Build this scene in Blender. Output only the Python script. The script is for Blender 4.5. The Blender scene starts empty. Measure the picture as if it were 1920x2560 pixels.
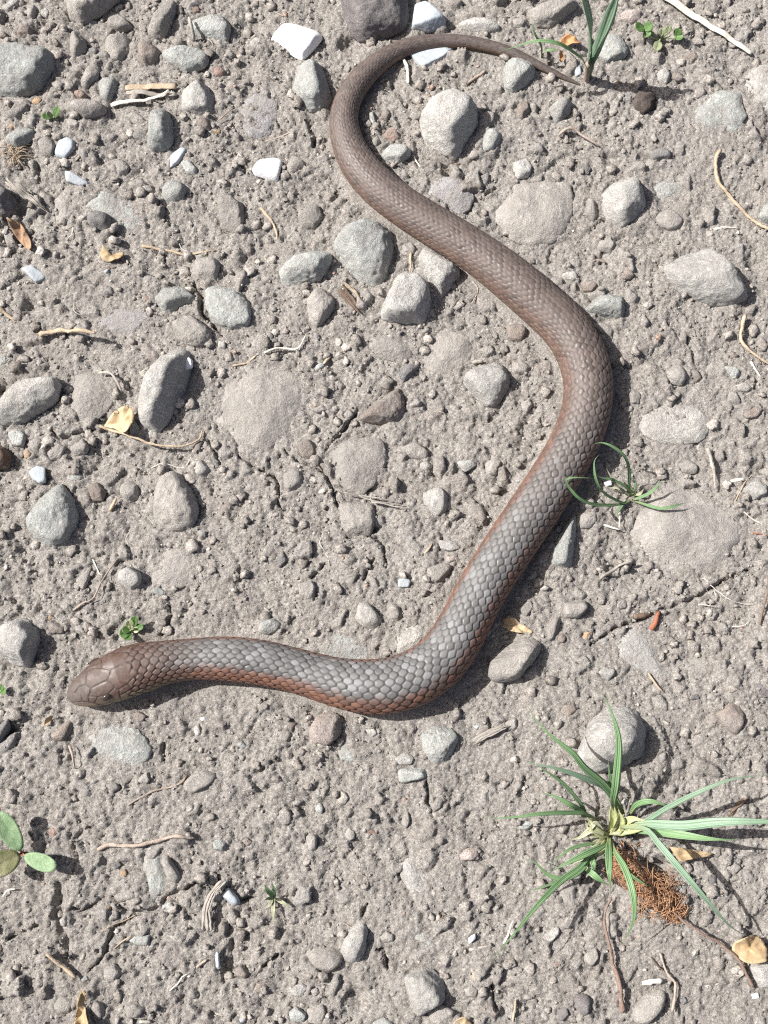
import bpy, math, random
import numpy as np
from mathutils import Vector

R = random.Random(7)
NR = np.random.default_rng(11)
sc = bpy.context.scene
col = sc.collection

# ------------------------------------------------------------------ camera
TILT = math.radians(12.0)
VFOV = math.radians(45.0)
DIST = 0.464
CAM = np.array([0.0, -DIST * math.sin(TILT), DIST * math.cos(TILT)])
cd = bpy.data.cameras.new('camera')
cam = bpy.data.objects.new('camera', cd)
col.objects.link(cam)
cam.location = CAM
cam.rotation_euler = (TILT, 0, 0)
cd.sensor_fit = 'VERTICAL'
cd.angle = VFOV
cd.sensor_height = 32.0
cd.lens = 16.0 / math.tan(VFOV / 2)
cd.clip_start = 0.01
cd.clip_end = 100.0
sc.camera = cam

# ------------------------------------------------------------------ sky and sun
SUN_EL = math.radians(48.0)
SUN_AZ = math.radians(13.0)      # the light comes from the left and a little from behind
SUN_DIR = np.array([-math.cos(SUN_AZ) * math.cos(SUN_EL),
                    math.sin(SUN_AZ) * math.cos(SUN_EL), math.sin(SUN_EL)])
w = bpy.data.worlds.new('World')
sc.world = w
w.use_nodes = True
nt = w.node_tree
nt.nodes.clear()
sky = nt.nodes.new('ShaderNodeTexSky')
sky.sky_type = 'NISHITA'
sky.sun_disc = False
sky.sun_elevation = SUN_EL
sky.sun_rotation = math.atan2(SUN_DIR[0], SUN_DIR[1])
sky.dust_density = 5.0
sky.air_density = 0.6
bg = nt.nodes.new('ShaderNodeBackground')
bg.inputs['Strength'].default_value = 0.075
wo = nt.nodes.new('ShaderNodeOutputWorld')
nt.links.new(sky.outputs[0], bg.inputs[0])
nt.links.new(bg.outputs[0], wo.inputs[0])
sl = bpy.data.lights.new('sun', 'SUN')
sl.energy = 5.0
sl.angle = math.radians(0.5)
sl.color = (1.0, 0.97, 0.935)
so = bpy.data.objects.new('sun', sl)
col.objects.link(so)
so.rotation_euler = Vector(-SUN_DIR).to_track_quat('-Z', 'Y').to_euler()
so.location = (-1, 0, 1.5)
sc.view_settings.view_transform = 'Standard'
sc.view_settings.look = 'None'
sc.view_settings.exposure = 0.60
sc.view_settings.gamma = 1.0
sc.cycles.use_denoising = False
sc.cycles.filter_width = 1.2

# ------------------------------------------------------------------ picture <-> place
TV = math.tan(VFOV / 2)
def unproj(px, py, z=0.0):
    px = np.asarray(px, float); py = np.asarray(py, float)
    u = (px - 960) / 1280 * TV
    v = (1280 - py) / 1280 * TV
    dx = u
    dy = math.sin(TILT) + v * math.cos(TILT)
    dz = -math.cos(TILT) + v * math.sin(TILT)
    t = (np.asarray(z, float) - CAM[2]) / dz
    return np.stack([CAM[0] + t * dx, CAM[1] + t * dy, CAM[2] + t * dz], -1)
def proj(P):
    d = P - CAM
    f = d[..., 1] * math.sin(TILT) - d[..., 2] * math.cos(TILT)
    up = d[..., 1] * math.cos(TILT) + d[..., 2] * math.sin(TILT)
    return 960 + d[..., 0] / f / TV * 1280, 1280 - up / f / TV * 1280
TILES = [(0, 0), (640, 0), (1280, 0), (0, 640), (640, 640), (1280, 640),
         (0, 1280), (640, 1280), (1280, 1280), (0, 1920), (640, 1920), (1280, 1920)]
ZF = 1659 / 640.0
def T(t, pts):
    ox, oy = TILES[t - 1]
    return np.array([(ox + x / ZF, oy + y / ZF) for x, y in pts])
MPP = 0.000150    # metres for one photograph pixel, about

# ------------------------------------------------------------------ noise
def _h(a):
    a = a.astype(np.uint32)
    a = (a ^ (a >> np.uint32(13))) * np.uint32(1274126177)
    a = (a ^ (a >> np.uint32(16))) * np.uint32(2246822519)
    return a ^ (a >> np.uint32(15))
def pn2(x, y, seed=0):
    xi = np.floor(x).astype(np.int64); yi = np.floor(y).astype(np.int64)
    fx = x - xi; fy = y - yi
    def g(i, j, dx, dy):
        h = _h(((xi + i) * 374761393 + (yi + j) * 668265263 + seed * 974711) & 0xffffffff)
        a = h.astype(np.float64) * (2 * math.pi / 4294967296.0)
        return np.cos(a) * dx + np.sin(a) * dy
    sx = fx * fx * fx * (fx * (fx * 6 - 15) + 10); sy = fy * fy * fy * (fy * (fy * 6 - 15) + 10)
    n0 = g(0, 0, fx, fy) * (1 - sx) + g(1, 0, fx - 1, fy) * sx
    n1 = g(0, 1, fx, fy - 1) * (1 - sx) + g(1, 1, fx - 1, fy - 1) * sx
    return (n0 * (1 - sy) + n1 * sy) * 1.5
def pn3(P, f, seed=0):
    x, y, z = (P[..., k] * f for k in range(3))
    xi, yi, zi = (np.floor(a).astype(np.int64) for a in (x, y, z))
    fx, fy, fz = x - xi, y - yi, z - zi
    def g(i, j, k):
        h = _h(((xi + i) * 374761393 + (yi + j) * 668265263 + (zi + k) * 1440662683 + seed * 974711) & 0xffffffff)
        a = (h & np.uint32(1023)).astype(np.float64) / 511.5 - 1
        b = ((h >> np.uint32(10)) & np.uint32(1023)).astype(np.float64) / 511.5 - 1
        c = ((h >> np.uint32(20)) & np.uint32(1023)).astype(np.float64) / 511.5 - 1
        return a * (fx - i) + b * (fy - j) + c * (fz - k)
    s = [t * t * t * (t * (t * 6 - 15) + 10) for t in (fx, fy, fz)]
    def lx(j, k): return g(0, j, k) * (1 - s[0]) + g(1, j, k) * s[0]
    def ly(k): return lx(0, k) * (1 - s[1]) + lx(1, k) * s[1]
    return ly(0) * (1 - s[2]) + ly(1) * s[2]
def sstep(a, b, x):
    t = np.clip((x - a) / (b - a), 0, 1)
    return t * t * (3 - 2 * t)

# ------------------------------------------------------------------ object helpers
def tag(o, label=None, cat=None, group=None, kind=None):
    if label: o['label'] = label
    if cat: o['category'] = cat
    if group: o['group'] = group
    if kind: o['kind'] = kind
    return o
def link(name, me, mat, parent=None, loc=None):
    o = bpy.data.objects.new(name, me)
    col.objects.link(o)
    if mat is not None and not me.materials:
        me.materials.append(mat)
    if parent is not None:
        o.parent = parent
    if loc is not None:
        o.location = loc
    return o
def empty(name, loc):
    o = bpy.data.objects.new(name, None)
    o.empty_display_size = 0.01
    col.objects.link(o)
    o.location = loc
    return o
def mesh_np(name, V, F, smooth=True):
    """V (n,3), F (m,k) all faces with the same number of corners"""
    V = np.asarray(V, np.float32); F = np.asarray(F, np.int32)
    me = bpy.data.meshes.new(name)
    me.vertices.add(len(V)); me.vertices.foreach_set('co', V.ravel())
    m, k = F.shape
    me.loops.add(m * k); me.loops.foreach_set('vertex_index', F.ravel())
    me.polygons.add(m)
    me.polygons.foreach_set('loop_start', np.arange(0, m * k, k, dtype=np.int32))
    me.polygons.foreach_set('loop_total', np.full(m, k, np.int32))
    if smooth:
        me.polygons.foreach_set('use_smooth', np.ones(m, bool))
    me.update(calc_edges=True)
    return me
def float_attr(me, name, arr):
    a = me.attributes.new(name, 'FLOAT', 'POINT')
    a.data.foreach_set('value', np.asarray(arr, np.float32))
def col_attr(me, name, arr):
    a = me.attributes.new(name, 'FLOAT_COLOR', 'POINT')
    c = np.ones((len(arr), 4), np.float32); c[:, :3] = arr
    a.data.foreach_set('color', c.ravel())
def grid_faces(nu, nv, wrap=False):
    i = np.arange(nu - 1)[:, None]; j = np.arange(nv if wrap else nv - 1)[None, :]
    a = i * nv + j; b = i * nv + (j + 1) % nv
    c = (i + 1) * nv + (j + 1) % nv; d = (i + 1) * nv + j
    return np.stack([a, b, c, d], -1).reshape(-1, 4)
def ico(sub):
    t = (1 + 5 ** .5) / 2
    V = [(-1, t, 0), (1, t, 0), (-1, -t, 0), (1, -t, 0), (0, -1, t), (0, 1, t), (0, -1, -t), (0, 1, -t), (t, 0, -1), (t, 0, 1), (-t, 0, -1), (-t, 0, 1)]
    F = [(0, 11, 5), (0, 5, 1), (0, 1, 7), (0, 7, 10), (0, 10, 11), (1, 5, 9), (5, 11, 4), (11, 10, 2), (10, 7, 6), (7, 1, 8), (3, 9, 4), (3, 4, 2), (3, 2, 6), (3, 6, 8), (3, 8, 9), (4, 9, 5), (2, 4, 11), (6, 2, 10), (8, 6, 7), (9, 8, 1)]
    V = [np.array(v) / np.linalg.norm(v) for v in V]
    for _ in range(sub):
        mid = {}; F2 = []
        def m(a, b):
            k = (min(a, b), max(a, b))
            if k not in mid:
                p = V[a] + V[b]; V.append(p / np.linalg.norm(p)); mid[k] = len(V) - 1
            return mid[k]
        for a, b, c in F:
            ab, bc, ca = m(a, b), m(b, c), m(c, a)
            F2 += [(a, ab, ca), (b, bc, ab), (c, ca, bc), (ab, bc, ca)]
        F = F2
    return np.array(V), np.array(F)
ICO = {k: ico(k) for k in (0, 1, 2, 3, 4)}
def catmull(P, n):
    """P (m,k) -> n points evenly along it"""
    P = np.asarray(P, float)
    if len(P) == 2:
        t = np.linspace(0, 1, n)[:, None]
        return P[0] * (1 - t) + P[1] * t
    Q = np.vstack([2 * P[0] - P[1], P, 2 * P[-1] - P[-2]])
    out = []
    for i in range(1, len(Q) - 2):
        p0, p1, p2, p3 = Q[i - 1:i + 3]
        t = np.linspace(0, 1, 24, endpoint=False)[:, None]
        out.append(0.5 * ((2 * p1) + (-p0 + p2) * t + (2 * p0 - 5 * p1 + 4 * p2 - p3) * t ** 2 + (-p0 + 3 * p1 - 3 * p2 + p3) * t ** 3))
    out = np.vstack(out + [P[-1:]])
    d = np.r_[0, np.cumsum(np.linalg.norm(np.diff(out[:, :2], axis=0), axis=1) + 1e-12)]
    s = np.linspace(0, d[-1], n)
    return np.stack([np.interp(s, d, out[:, k]) for k in range(out.shape[1])], -1)

# ------------------------------------------------------------------ materials
def N(nt, typ, **kw):
    n = nt.nodes.new(typ)
    for k, v in kw.items():
        setattr(n, k, v)
    return n
def mat_base(name, rough=0.85, spec=0.3):
    m = bpy.data.materials.new(name)
    m.use_nodes = True
    nt = m.node_tree
    b = nt.nodes['Principled BSDF']
    b.inputs['Roughness'].default_value = rough
    b.inputs['Specular IOR Level'].default_value = spec
    return m, nt, b
def mixc(nt, fac, a, b, mode='MIX'):
    n = N(nt, 'ShaderNodeMix', data_type='RGBA', blend_type=mode)
    for sock, v in ((n.inputs['Factor'], fac), (n.inputs['A'], a), (n.inputs['B'], b)):
        if isinstance(v, bpy.types.NodeSocket): nt.links.new(v, sock)
        elif isinstance(v, (int, float)): sock.default_value = v
        else: sock.default_value = (*v, 1)
    return n.outputs['Result']
def mrange(nt, val, a, b, c, d):
    n = N(nt, 'ShaderNodeMapRange')
    nt.links.new(val, n.inputs[0])
    for i, v in enumerate((a, b, c, d)): n.inputs[i + 1].default_value = v
    return n.outputs[0]
def math2(nt, op, a, b):
    n = N(nt, 'ShaderNodeMath', operation=op)
    for s, v in ((n.inputs[0], a), (n.inputs[1], b)):
        if isinstance(v, bpy.types.NodeSocket): nt.links.new(v, s)
        else: s.default_value = v
    return n.outputs[0]
def noise(nt, vec, scale, detail=3, rough=0.6):
    n = N(nt, 'ShaderNodeTexNoise')
    n.inputs['Scale'].default_value = scale
    n.inputs['Detail'].default_value = detail
    n.inputs['Roughness'].default_value = rough
    nt.links.new(vec, n.inputs['Vector'])
    return n.outputs['Fac']
def bump(nt, b, h, dist, strength=1.0):
    n = N(nt, 'ShaderNodeBump')
    n.inputs['Distance'].default_value = dist
    n.inputs['Strength'].default_value = strength
    nt.links.new(h, n.inputs['Height'])
    nt.links.new(n.outputs[0], b.inputs['Normal'])
def local_vec(nt):
    tc = N(nt, 'ShaderNodeTexCoord'); oi = N(nt, 'ShaderNodeObjectInfo')
    m = math2(nt, 'MULTIPLY', oi.outputs['Random'], 37.0)
    a = N(nt, 'ShaderNodeVectorMath', operation='ADD')
    nt.links.new(tc.outputs['Object'], a.inputs[0]); nt.links.new(m, a.inputs[1])
    return a.outputs[0], oi.outputs['Random']

SOIL = (0.354, 0.333, 0.306)
def soil_colour(nt, vec, base=None):
    n1 = noise(nt, vec, 28, 3); n2 = noise(nt, vec, 190, 4, .65); n3 = noise(nt, vec, 1250, 4, .8); n5 = noise(nt, vec, 420, 3, .7)
    k = np.array(SOIL)
    c = mixc(nt, mrange(nt, n1, .3, .7, 0, 1), tuple(k * (.93, .915, .895)), tuple(k * 1.08))
    c = mixc(nt, mrange(nt, n2, .42, .75, 0, .7), c, tuple(k * (.84, .815, .785)))
    c = mixc(nt, mrange(nt, n5, .52, .72, 0, .6), c, tuple(k * 1.22))
    c = mixc(nt, mrange(nt, n3, .52, .64, 0, .75), c, (.68, .65, .61))
    c = mixc(nt, mrange(nt, n3, .47, .35, 0, .75), c, (.16, .135, .12))
    return c
def make_ground_mat():
    m, nt, b = mat_base('soil', 0.95, 0.15)
    tc = N(nt, 'ShaderNodeTexCoord'); vec = tc.outputs['Object']
    c = soil_colour(nt, vec)
    at = N(nt, 'ShaderNodeAttribute', attribute_name='tint')
    c = mixc(nt, mrange(nt, at.outputs['Fac'], 0, 1, 0, .4), c, (.27, .225, .195))
    c = mixc(nt, mrange(nt, at.outputs['Fac'], 0, -1, 0, .5), c, (.43, .415, .395))
    nt.links.new(c, b.inputs['Base Color'])
    h = math2(nt, 'ADD', noise(nt, vec, 1250, 5, .85), math2(nt, 'MULTIPLY', noise(nt, vec, 380, 3, .65), 1.2))
    bump(nt, b, h, 0.0010, 1.0)
    return m
M_GROUND = make_ground_mat()
def make_crumb_mat():
    m, nt, b = mat_base('soil_crumb', 0.95, 0.15)
    tc = N(nt, 'ShaderNodeTexCoord'); vec = tc.outputs['Object']
    c = soil_colour(nt, vec)
    at = N(nt, 'ShaderNodeAttribute', attribute_name='tone')
    c = mixc(nt, .75, c, at.outputs['Color'], 'MULTIPLY')
    nt.links.new(c, b.inputs['Base Color'])
    bump(nt, b, noise(nt, vec, 1400, 4, .8), 0.0007, 1.0)
    return m
M_CRUMB = make_crumb_mat()
def make_stone_mat(name, c, dust=.5, speck=.5, dark=.5, rough=.85, spec=.3):
    m, nt, b = mat_base(name, rough, spec)
    vec, rnd = local_vec(nt)
    n1 = noise(nt, vec, 90, 4, .6); n2 = noise(nt, vec, 420, 4, .7); n3 = noise(nt, vec, 1300, 4, .85); n4 = noise(nt, vec, 140, 6, .75)
    k = np.array(c)
    cc = mixc(nt, mrange(nt, n1, .3, .7, 0, 1), tuple(k * .86), tuple(np.minimum(k * 1.12, .9)))
    cc = mixc(nt, mrange(nt, n2, .52, .68, 0, speck), cc, tuple(np.minimum(k * 1.7 + .05, .92)))
    cc = mixc(nt, mrange(nt, n3, .48, .34, 0, dark), cc, tuple(k * .45))
    cc = mixc(nt, mrange(nt, n3, .53, .66, 0, speck), cc, tuple(np.minimum(k * 1.6 + .08, .92)))
    hs = N(nt, 'ShaderNodeHueSaturation')
    nt.links.new(cc, hs.inputs['Color'])
    nt.links.new(mrange(nt, rnd, 0, 1, .88, 1.18), hs.inputs['Value'])
    cc = mixc(nt, mrange(nt, n4, .44, .62, 0, dust), hs.outputs[0], SOIL)
    nt.links.new(cc, b.inputs['Base Color'])
    bump(nt, b, math2(nt, 'ADD', n3, math2(nt, 'MULTIPLY', n2, 1.3)), 0.0002 if rough < .8 else 0.0009, 1.0)
    return m
STONE = {
    'bg': ((.395, .408, .384), .5, .6, .4), 'lg': ((.445, .435, .406), .45, .6, .4), 'gb': ((.365, .340, .308), .8, .5, .45),
    'br': ((.29, .243, .210), .65, .4, .5), 'rd': ((.36, .245, .20), .6, .4, .5), 'dk': ((.21, .204, .20), .6, .5, .5),
    'wh': ((.86, .86, .85), .04, .1, .05), 'bw': ((.37, .41, .435), .25, .15, .25), 'or': ((.44, .31, .20), .5, .4, .5),
    'li': ((.39, .375, .375), .65, .5, .55), 'pk': ((.46, .39, .35), .55, .6, .5), 'pa': ((.47, .455, .418), .5, .6, .5),
    'rb': ((.20, .125, .08), .3, .2, .5), 'db': ((.095, .075, .065), .25, .2, .5), 'pp': ((.20, .182, .182), .45, .4, .5)}
M_STONE = {k: make_stone_mat('stone_' + k, v[0], v[1], v[2], v[3], .5 if k in ('wh', 'bw') else .85) for k, v in STONE.items()}
M_SUNK = {k: make_stone_mat('sunk_stone_' + k, v[0], .92, v[2], v[3]) for k, v in STONE.items() if k in ('bg', 'lg', 'gb', 'li', 'pa', 'br', 'dk', 'pp', 'or')}   # earth-covered
CNAME = {'bg': 'blue-grey', 'lg': 'light grey', 'gb': 'grey-brown', 'br': 'brown', 'rd': 'reddish', 'dk': 'dark grey', 'wh': 'white',
         'bw': 'bluish white', 'or': 'tan', 'li': 'lilac-grey', 'pk': 'pinkish', 'pa': 'pale cream', 'rb': 'rust-brown', 'db': 'blackish brown', 'pp': 'purplish dark'}
def plain_mat(name, c, c2, scale, rough=.7, spec=.3, bmp=.0002, stretch=None, trans=0.0):
    m, nt, b = mat_base(name, rough, spec)
    vec, rnd = local_vec(nt)
    n1 = noise(nt, vec, scale, 4, .65); n2 = noise(nt, vec, scale * 5, 3, .7)
    cc = mixc(nt, mrange(nt, n1, .3, .7, 0, 1), c, c2)
    cc = mixc(nt, mrange(nt, n2, .5, .3, 0, .5), cc, tuple(np.array(c) * .5))
    hs = N(nt, 'ShaderNodeHueSaturation'); nt.links.new(cc, hs.inputs['Color'])
    nt.links.new(mrange(nt, rnd, 0, 1, .85, 1.15), hs.inputs['Value'])
    nt.links.new(hs.outputs[0], b.inputs['Base Color'])
    bump(nt, b, n2, bmp, .8)
    if trans > 0:
        tr = N(nt, 'ShaderNodeBsdfTranslucent'); nt.links.new(hs.outputs[0], tr.inputs[0])
        mx = N(nt, 'ShaderNodeMixShader'); mx.inputs[0].default_value = trans
        nt.links.new(b.outputs[0], mx.inputs[1]); nt.links.new(tr.outputs[0], mx.inputs[2])
        nt.links.new(mx.outputs[0], nt.nodes['Material Output'].inputs[0])
    return m
M_TWIG = {
    'tan': plain_mat('dry_stem_tan', (.36, .28, .19), (.52, .43, .32), 300, .8, .2, .0004),
    'cream': plain_mat('dry_straw_cream', (.70, .64, .52), (.84, .80, .71), 200),
    'pink': plain_mat('root_pinkish', (.34, .275, .225), (.46, .385, .325), 300, .85, .2, .0005),
    'grey': plain_mat('weathered_wood', (.27, .245, .21), (.40, .37, .33), 300),
    'brown': plain_mat('bark_brown', (.13, .09, .065), (.22, .165, .125), 300),
    'red': plain_mat('root_red_brown', (.20, .13, .10), (.33, .245, .20), 400, .8, .2, .0006),
    'rust': plain_mat('rust_red', (.30, .11, .06), (.42, .18, .11), 300),
    'white': plain_mat('fine_root', (.62, .58, .52), (.72, .68, .62), 300),
    'fibre': plain_mat('orange_fibre', (.36, .19, .10), (.52, .31, .18), 120)}
M_LEAF = {
    'dry': plain_mat('dry_leaf', (.46, .33, .18), (.62, .49, .32), 120, trans=.15),
    'drybrown': plain_mat('dry_leaf_brown', (.24, .15, .09), (.42, .28, .18), 150, trans=.1),
    'orange': plain_mat('dry_leaf_orange', (.40, .20, .085), (.54, .33, .17), 150, trans=.15),
    'green': plain_mat('leaf_green', (.085, .17, .045), (.15, .26, .09), 150, .5, .4, trans=.2),
    'succ': plain_mat('leaf_fleshy', (.15, .25, .12), (.27, .37, .21), 500, .45, .5, .0003, trans=.12),
    'succred': plain_mat('leaf_fleshy_red', (.19, .20, .08), (.27, .26, .15), 300, .45, .5, .0003, trans=.12),
    'pale': plain_mat('leaf_pale', (.33, .38, .20), (.42, .46, .28), 200, .5, .4, trans=.2)}
def grass_mat(name, c, c2):
    m, nt, b = mat_base(name, .42, .45)
    vec, rnd = local_vec(nt)
    at = N(nt, 'ShaderNodeAttribute', attribute_name='along')
    ac = N(nt, 'ShaderNodeAttribute', attribute_name='across')
    cc = mixc(nt, noise(nt, vec, 160, 3), c, c2)
    wv = math2(nt, 'SINE', math2(nt, 'MULTIPLY', ac.outputs['Fac'], 26.0), 0)
    cc = mixc(nt, mrange(nt, wv, -1, 1, 0, .25), cc, tuple(np.array(c2) * 1.3))
    cc = mixc(nt, mrange(nt, at.outputs['Fac'], .16, .0, 0, .75), cc, (.42, .42, .20))
    cc = mixc(nt, mrange(nt, at.outputs['Fac'], .9, 1.0, 0, .6), cc, (.32, .22, .10))
    nt.links.new(cc, b.inputs['Base Color'])
    tr = N(nt, 'ShaderNodeBsdfTranslucent'); nt.links.new(cc, tr.inputs[0])
    mx = N(nt, 'ShaderNodeMixShader'); mx.inputs[0].default_value = .22
    nt.links.new(b.outputs[0], mx.inputs[1]); nt.links.new(tr.outputs[0], mx.inputs[2])
    nt.links.new(mx.outputs[0], nt.nodes['Material Output'].inputs[0])
    bump(nt, b, wv, .0001, .6)
    return m
M_GRASS = grass_mat('grass_blade', (.155, .275, .115), (.25, .40, .20))
M_GRASS_BLUE = grass_mat('grass_blade_bluish', (.19, .30, .19), (.29, .41, .29))
M_GRASS_DRY = grass_mat('grass_blade_pale', (.40, .42, .25), (.55, .55, .40))
M_SHOOT = plain_mat('shoot_base', (.33, .36, .15), (.48, .49, .27), 200, .5)

def make_snake_mat():
    m, nt, b = mat_base('snake_skin', .40, .5)
    at = N(nt, 'ShaderNodeAttribute', attribute_name='skin')
    gr = N(nt, 'ShaderNodeAttribute', attribute_name='scuff')
    tc = N(nt, 'ShaderNodeTexCoord')
    n1 = noise(nt, tc.outputs['Object'], 900, 3, .65)
    c = mixc(nt, mrange(nt, n1, .45, .75, 0, .4), at.outputs['Color'], (.17, .16, .155))
    nt.links.new(c, b.inputs['Base Color'])
    r = mrange(nt, n1, .3, .7, .40, .54)
    nt.links.new(math2(nt, 'ADD', r, math2(nt, 'MULTIPLY', gr.outputs['Fac'], .2)), b.inputs['Roughness'])
    bump(nt, b, n1, .00008, .6)
    return m
M_SNAKE = make_snake_mat()
M_EYE, _nt, _b = mat_base('snake_eye', .12, .6)
_v, _r = local_vec(_nt)
_nt.links.new(mixc(_nt, noise(_nt, _v, 700, 2), (.030, .022, .018), (.06, .045, .035)), _b.inputs['Base Color'])

# ------------------------------------------------------------------ traced data: stones
# (tile, outline in tile pixels, height factor, colour, edge sharpness, label or None)
S = []
def st(t, pts, k, c, p=9, label=None, phrase=None, name=None):
    S.append(dict(poly=T(t, pts), k=k, c=c, p=p, label=label, phrase=phrase, name=name))
# top left of the photograph
st(1, [(-70, 380), (0, 320), (120, 310), (330, 330), (385, 390), (365, 480), (300, 570), (200, 640), (60, 665), (-50, 620)], .32, 'bg', 8, 'broad flat-topped blue-grey cobble beside the tiny bright green seedling', 'the broad blue-grey cobble')
st(1, [(430, 60), (440, -60), (790, -60), (780, 20), (680, 90), (600, 150), (530, 185), (450, 130)], .4, 'gb', 8, 'big smooth grey-brown stone with shaded flank near the straw bundle', 'the big smooth grey-brown stone')
st(1, [(690, 130), (750, 90), (810, 110), (870, 180), (780, 205), (700, 190)], .5, 'gb')
st(1, [(950, 210), (1000, 110), (1070, 40), (1150, 30), (1165, 80), (1120, 170), (1060, 250), (1000, 255)], .5, 'gb', 9, 'upright loaf-shaped grey stone with its right flank in deep shade', 'the upright loaf-shaped stone')
st(1, [(1230, 160), (1320, 105), (1440, 100), (1490, 160), (1500, 220), (1470, 290), (1340, 270), (1240, 220)], .32, 'bg', 10, 'flat blue-grey stone with a short dark stick lying across it', 'the flat blue-grey stone under a short stick')
st(1, [(450, 230), (500, 205), (560, 270), (570, 350), (480, 405), (455, 330)], .55, 'gb', 10)
st(1, [(690, 250), (790, 225), (850, 260), (840, 330), (790, 390), (710, 380), (670, 310)], .4, 'gb')
st(1, [(880, 300), (980, 280), (1045, 330), (1020, 400), (940, 440), (890, 390)], .42, 'br')
st(1, [(1050, 340), (1150, 310), (1290, 330), (1365, 400), (1340, 440), (1210, 480), (1130, 420), (1060, 390)], .3, 'bg', 12, 'wedge-shaped blue-grey stone pointing at the reddish pebble', 'the wedge-shaped blue-grey stone')
st(1, [(1180, 600), (1280, 530), (1340, 560), (1400, 650), (1395, 740), (1290, 760), (1180, 720)], .42, 'lg', 12, 'light grey angular stone at the end of the straw bundle', 'the light grey stone at the straw bundle')
st(1, [(520, 560), (560, 470), (620, 420), (660, 460), (640, 530), (560, 590)], .45, 'gb')
st(1, [(640, 540), (690, 510), (765, 520), (760, 580), (720, 680), (660, 660)], .35, 'bg')
st(1, [(450, 700), (520, 665), (640, 665), (700, 700), (690, 750), (560, 785), (470, 750)], .5, 'gb', 8, 'oval grey-brown pebble touching the pale end of the white straw', 'the oval pebble at the white straw')
st(1, [(425, 790), (480, 770), (540, 810), (520, 850), (450, 850)], .4, 'gb')
st(1, [(50, 900), (130, 840), (230, 850), (240, 890), (170, 950), (120, 970), (50, 940)], .4, 'bg')
st(1, [(360, 1000), (390, 930), (450, 905), (495, 930), (490, 980), (430, 1040), (370, 1025)], .2, 'bw', 16, 'notched bluish white stone chip among pebbles near the green seedling', 'the notched bluish chip', 'quartz_chip')
st(1, [(1080, 1060), (1110, 1010), (1190, 940), (1220, 980), (1160, 1060), (1100, 1090)], .2, 'bw', 16, 'leaf-shaped bluish white chip at the foot of a ridged blue-grey stone', None, 'quartz_chip')
st(1, [(420, 1110), (470, 1125), (590, 1195), (520, 1210), (430, 1180)], .2, 'bw', 18, 'sharp triangular bluish white sliver flat on the soil', 'the sharp triangular sliver', 'quartz_chip')
st(1, [(960, 970), (1000, 870), (990, 740), (1070, 720), (1120, 780), (1135, 900), (1110, 970), (1010, 1000)], .55, 'bg', 12, 'tall ridged blue-grey stone standing near a bluish white chip', 'the tall ridged blue-grey stone')
st(1, [(820, 750), (900, 735), (960, 780), (970, 830), (900, 830), (840, 790)], .45, 'gb')
st(1, [(840, 870), (900, 845), (960, 890), (940, 935), (860, 910)], .4, 'dk')
st(1, [(1170, 1060), (1230, 1040), (1280, 1100), (1280, 1150), (1210, 1130)], .35, 'bg')
st(1, [(1040, 1220), (1100, 1165), (1180, 1180), (1225, 1230), (1190, 1300), (1110, 1320), (1050, 1290)], .5, 'bg', 8, 'round blue-grey pebble with a dark shaded side near the white stone', 'the round half-dark pebble')
st(1, [(480, 1330), (560, 1240), (680, 1165), (740, 1210), (850, 1340), (940, 1390), (920, 1460), (800, 1500), (720, 1490), (600, 1400)], .2, 'bg', 10, 'wide flat blue-grey slab half sunk beneath a black pebble', 'the wide sunken blue-grey slab')
st(1, [(560, 1410), (620, 1370), (700, 1390), (735, 1440), (720, 1500), (640, 1500), (580, 1470)], .5, 'dk', 8, 'dark grey pebble against the wide flat blue-grey slab')
st(1, [(1410, 1290), (1500, 1270), (1580, 1330), (1590, 1450), (1530, 1530), (1440, 1480)], .32, 'gb')
st(1, [(750, 1080), (800, 1040), (845, 1090), (830, 1140), (770, 1150)], .4, 'gb')
st(1, [(1380, 450), (1420, 420), (1465, 460), (1450, 495), (1390, 490)], .45, 'rd', 9, 'reddish pebble at the point of the wedge-shaped stone')
st(1, [(580, 330), (620, 310), (650, 340), (625, 370), (590, 360)], .5, 'dk')
st(1, [(1270, 800), (1330, 770), (1380, 820), (1370, 860), (1290, 860)], .45, 'br')
st(1, [(1380, 850), (1440, 850), (1430, 880), (1390, 880)], .4, 'or')
st(1, [(110, 240), (150, 180), (220, 190), (210, 250), (130, 265)], .5, 'br')
st(1, [(265, 80), (300, 60), (330, 90), (310, 125), (275, 110)], .4, 'pa', 14)
st(1, [(480, 610), (530, 595), (570, 630), (540, 650), (490, 640)], .4, 'rd')
st(1, [(210, 660), (250, 640), (290, 660), (260, 695), (215, 685)], .4, 'or')
st(1, [(50, 830), (90, 805), (110, 835), (80, 855)], .4, 'or')
st(1, [(-80, 1260), (0, 1200), (60, 1240), (110, 1310), (60, 1400), (-40, 1420)], .6, 'dk', 9, 'dark grey rock throwing deep shade beside a split grey bark strip', 'the dark rock by the bark strip')
st(1, [(330, 1290), (400, 1240), (470, 1270), (480, 1400), (430, 1460), (350, 1420)], .22, 'gb')
st(1, [(1560, 650), (1659, 600), (1800, 650), (1780, 850), (1650, 900), (1560, 830)], .09, 'li', 8, 'lilac-grey slab flush with the soil beside the thin pink root')
st(1, [(250, 920), (340, 890), (370, 940), (350, 1030), (270, 1020)], .35, 'gb')
st(1, [(1240, 50), (1290, 50), (1300, 85), (1250, 95)], .4, 'rd')
st(1, [(1360, 65), (1400, 55), (1405, 95), (1370, 95)], .4, 'gb')
st(1, [(900, 1210), (990, 1200), (1010, 1250), (940, 1270)], .4, 'gb')
st(1, [(20, 60), (80, 0), (150, -10), (120, 40), (60, 80)], .35, 'pa')
st(1, [(170, 80), (220, 30), (250, 60), (220, 130), (180, 130)], .45, 'gb')
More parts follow.
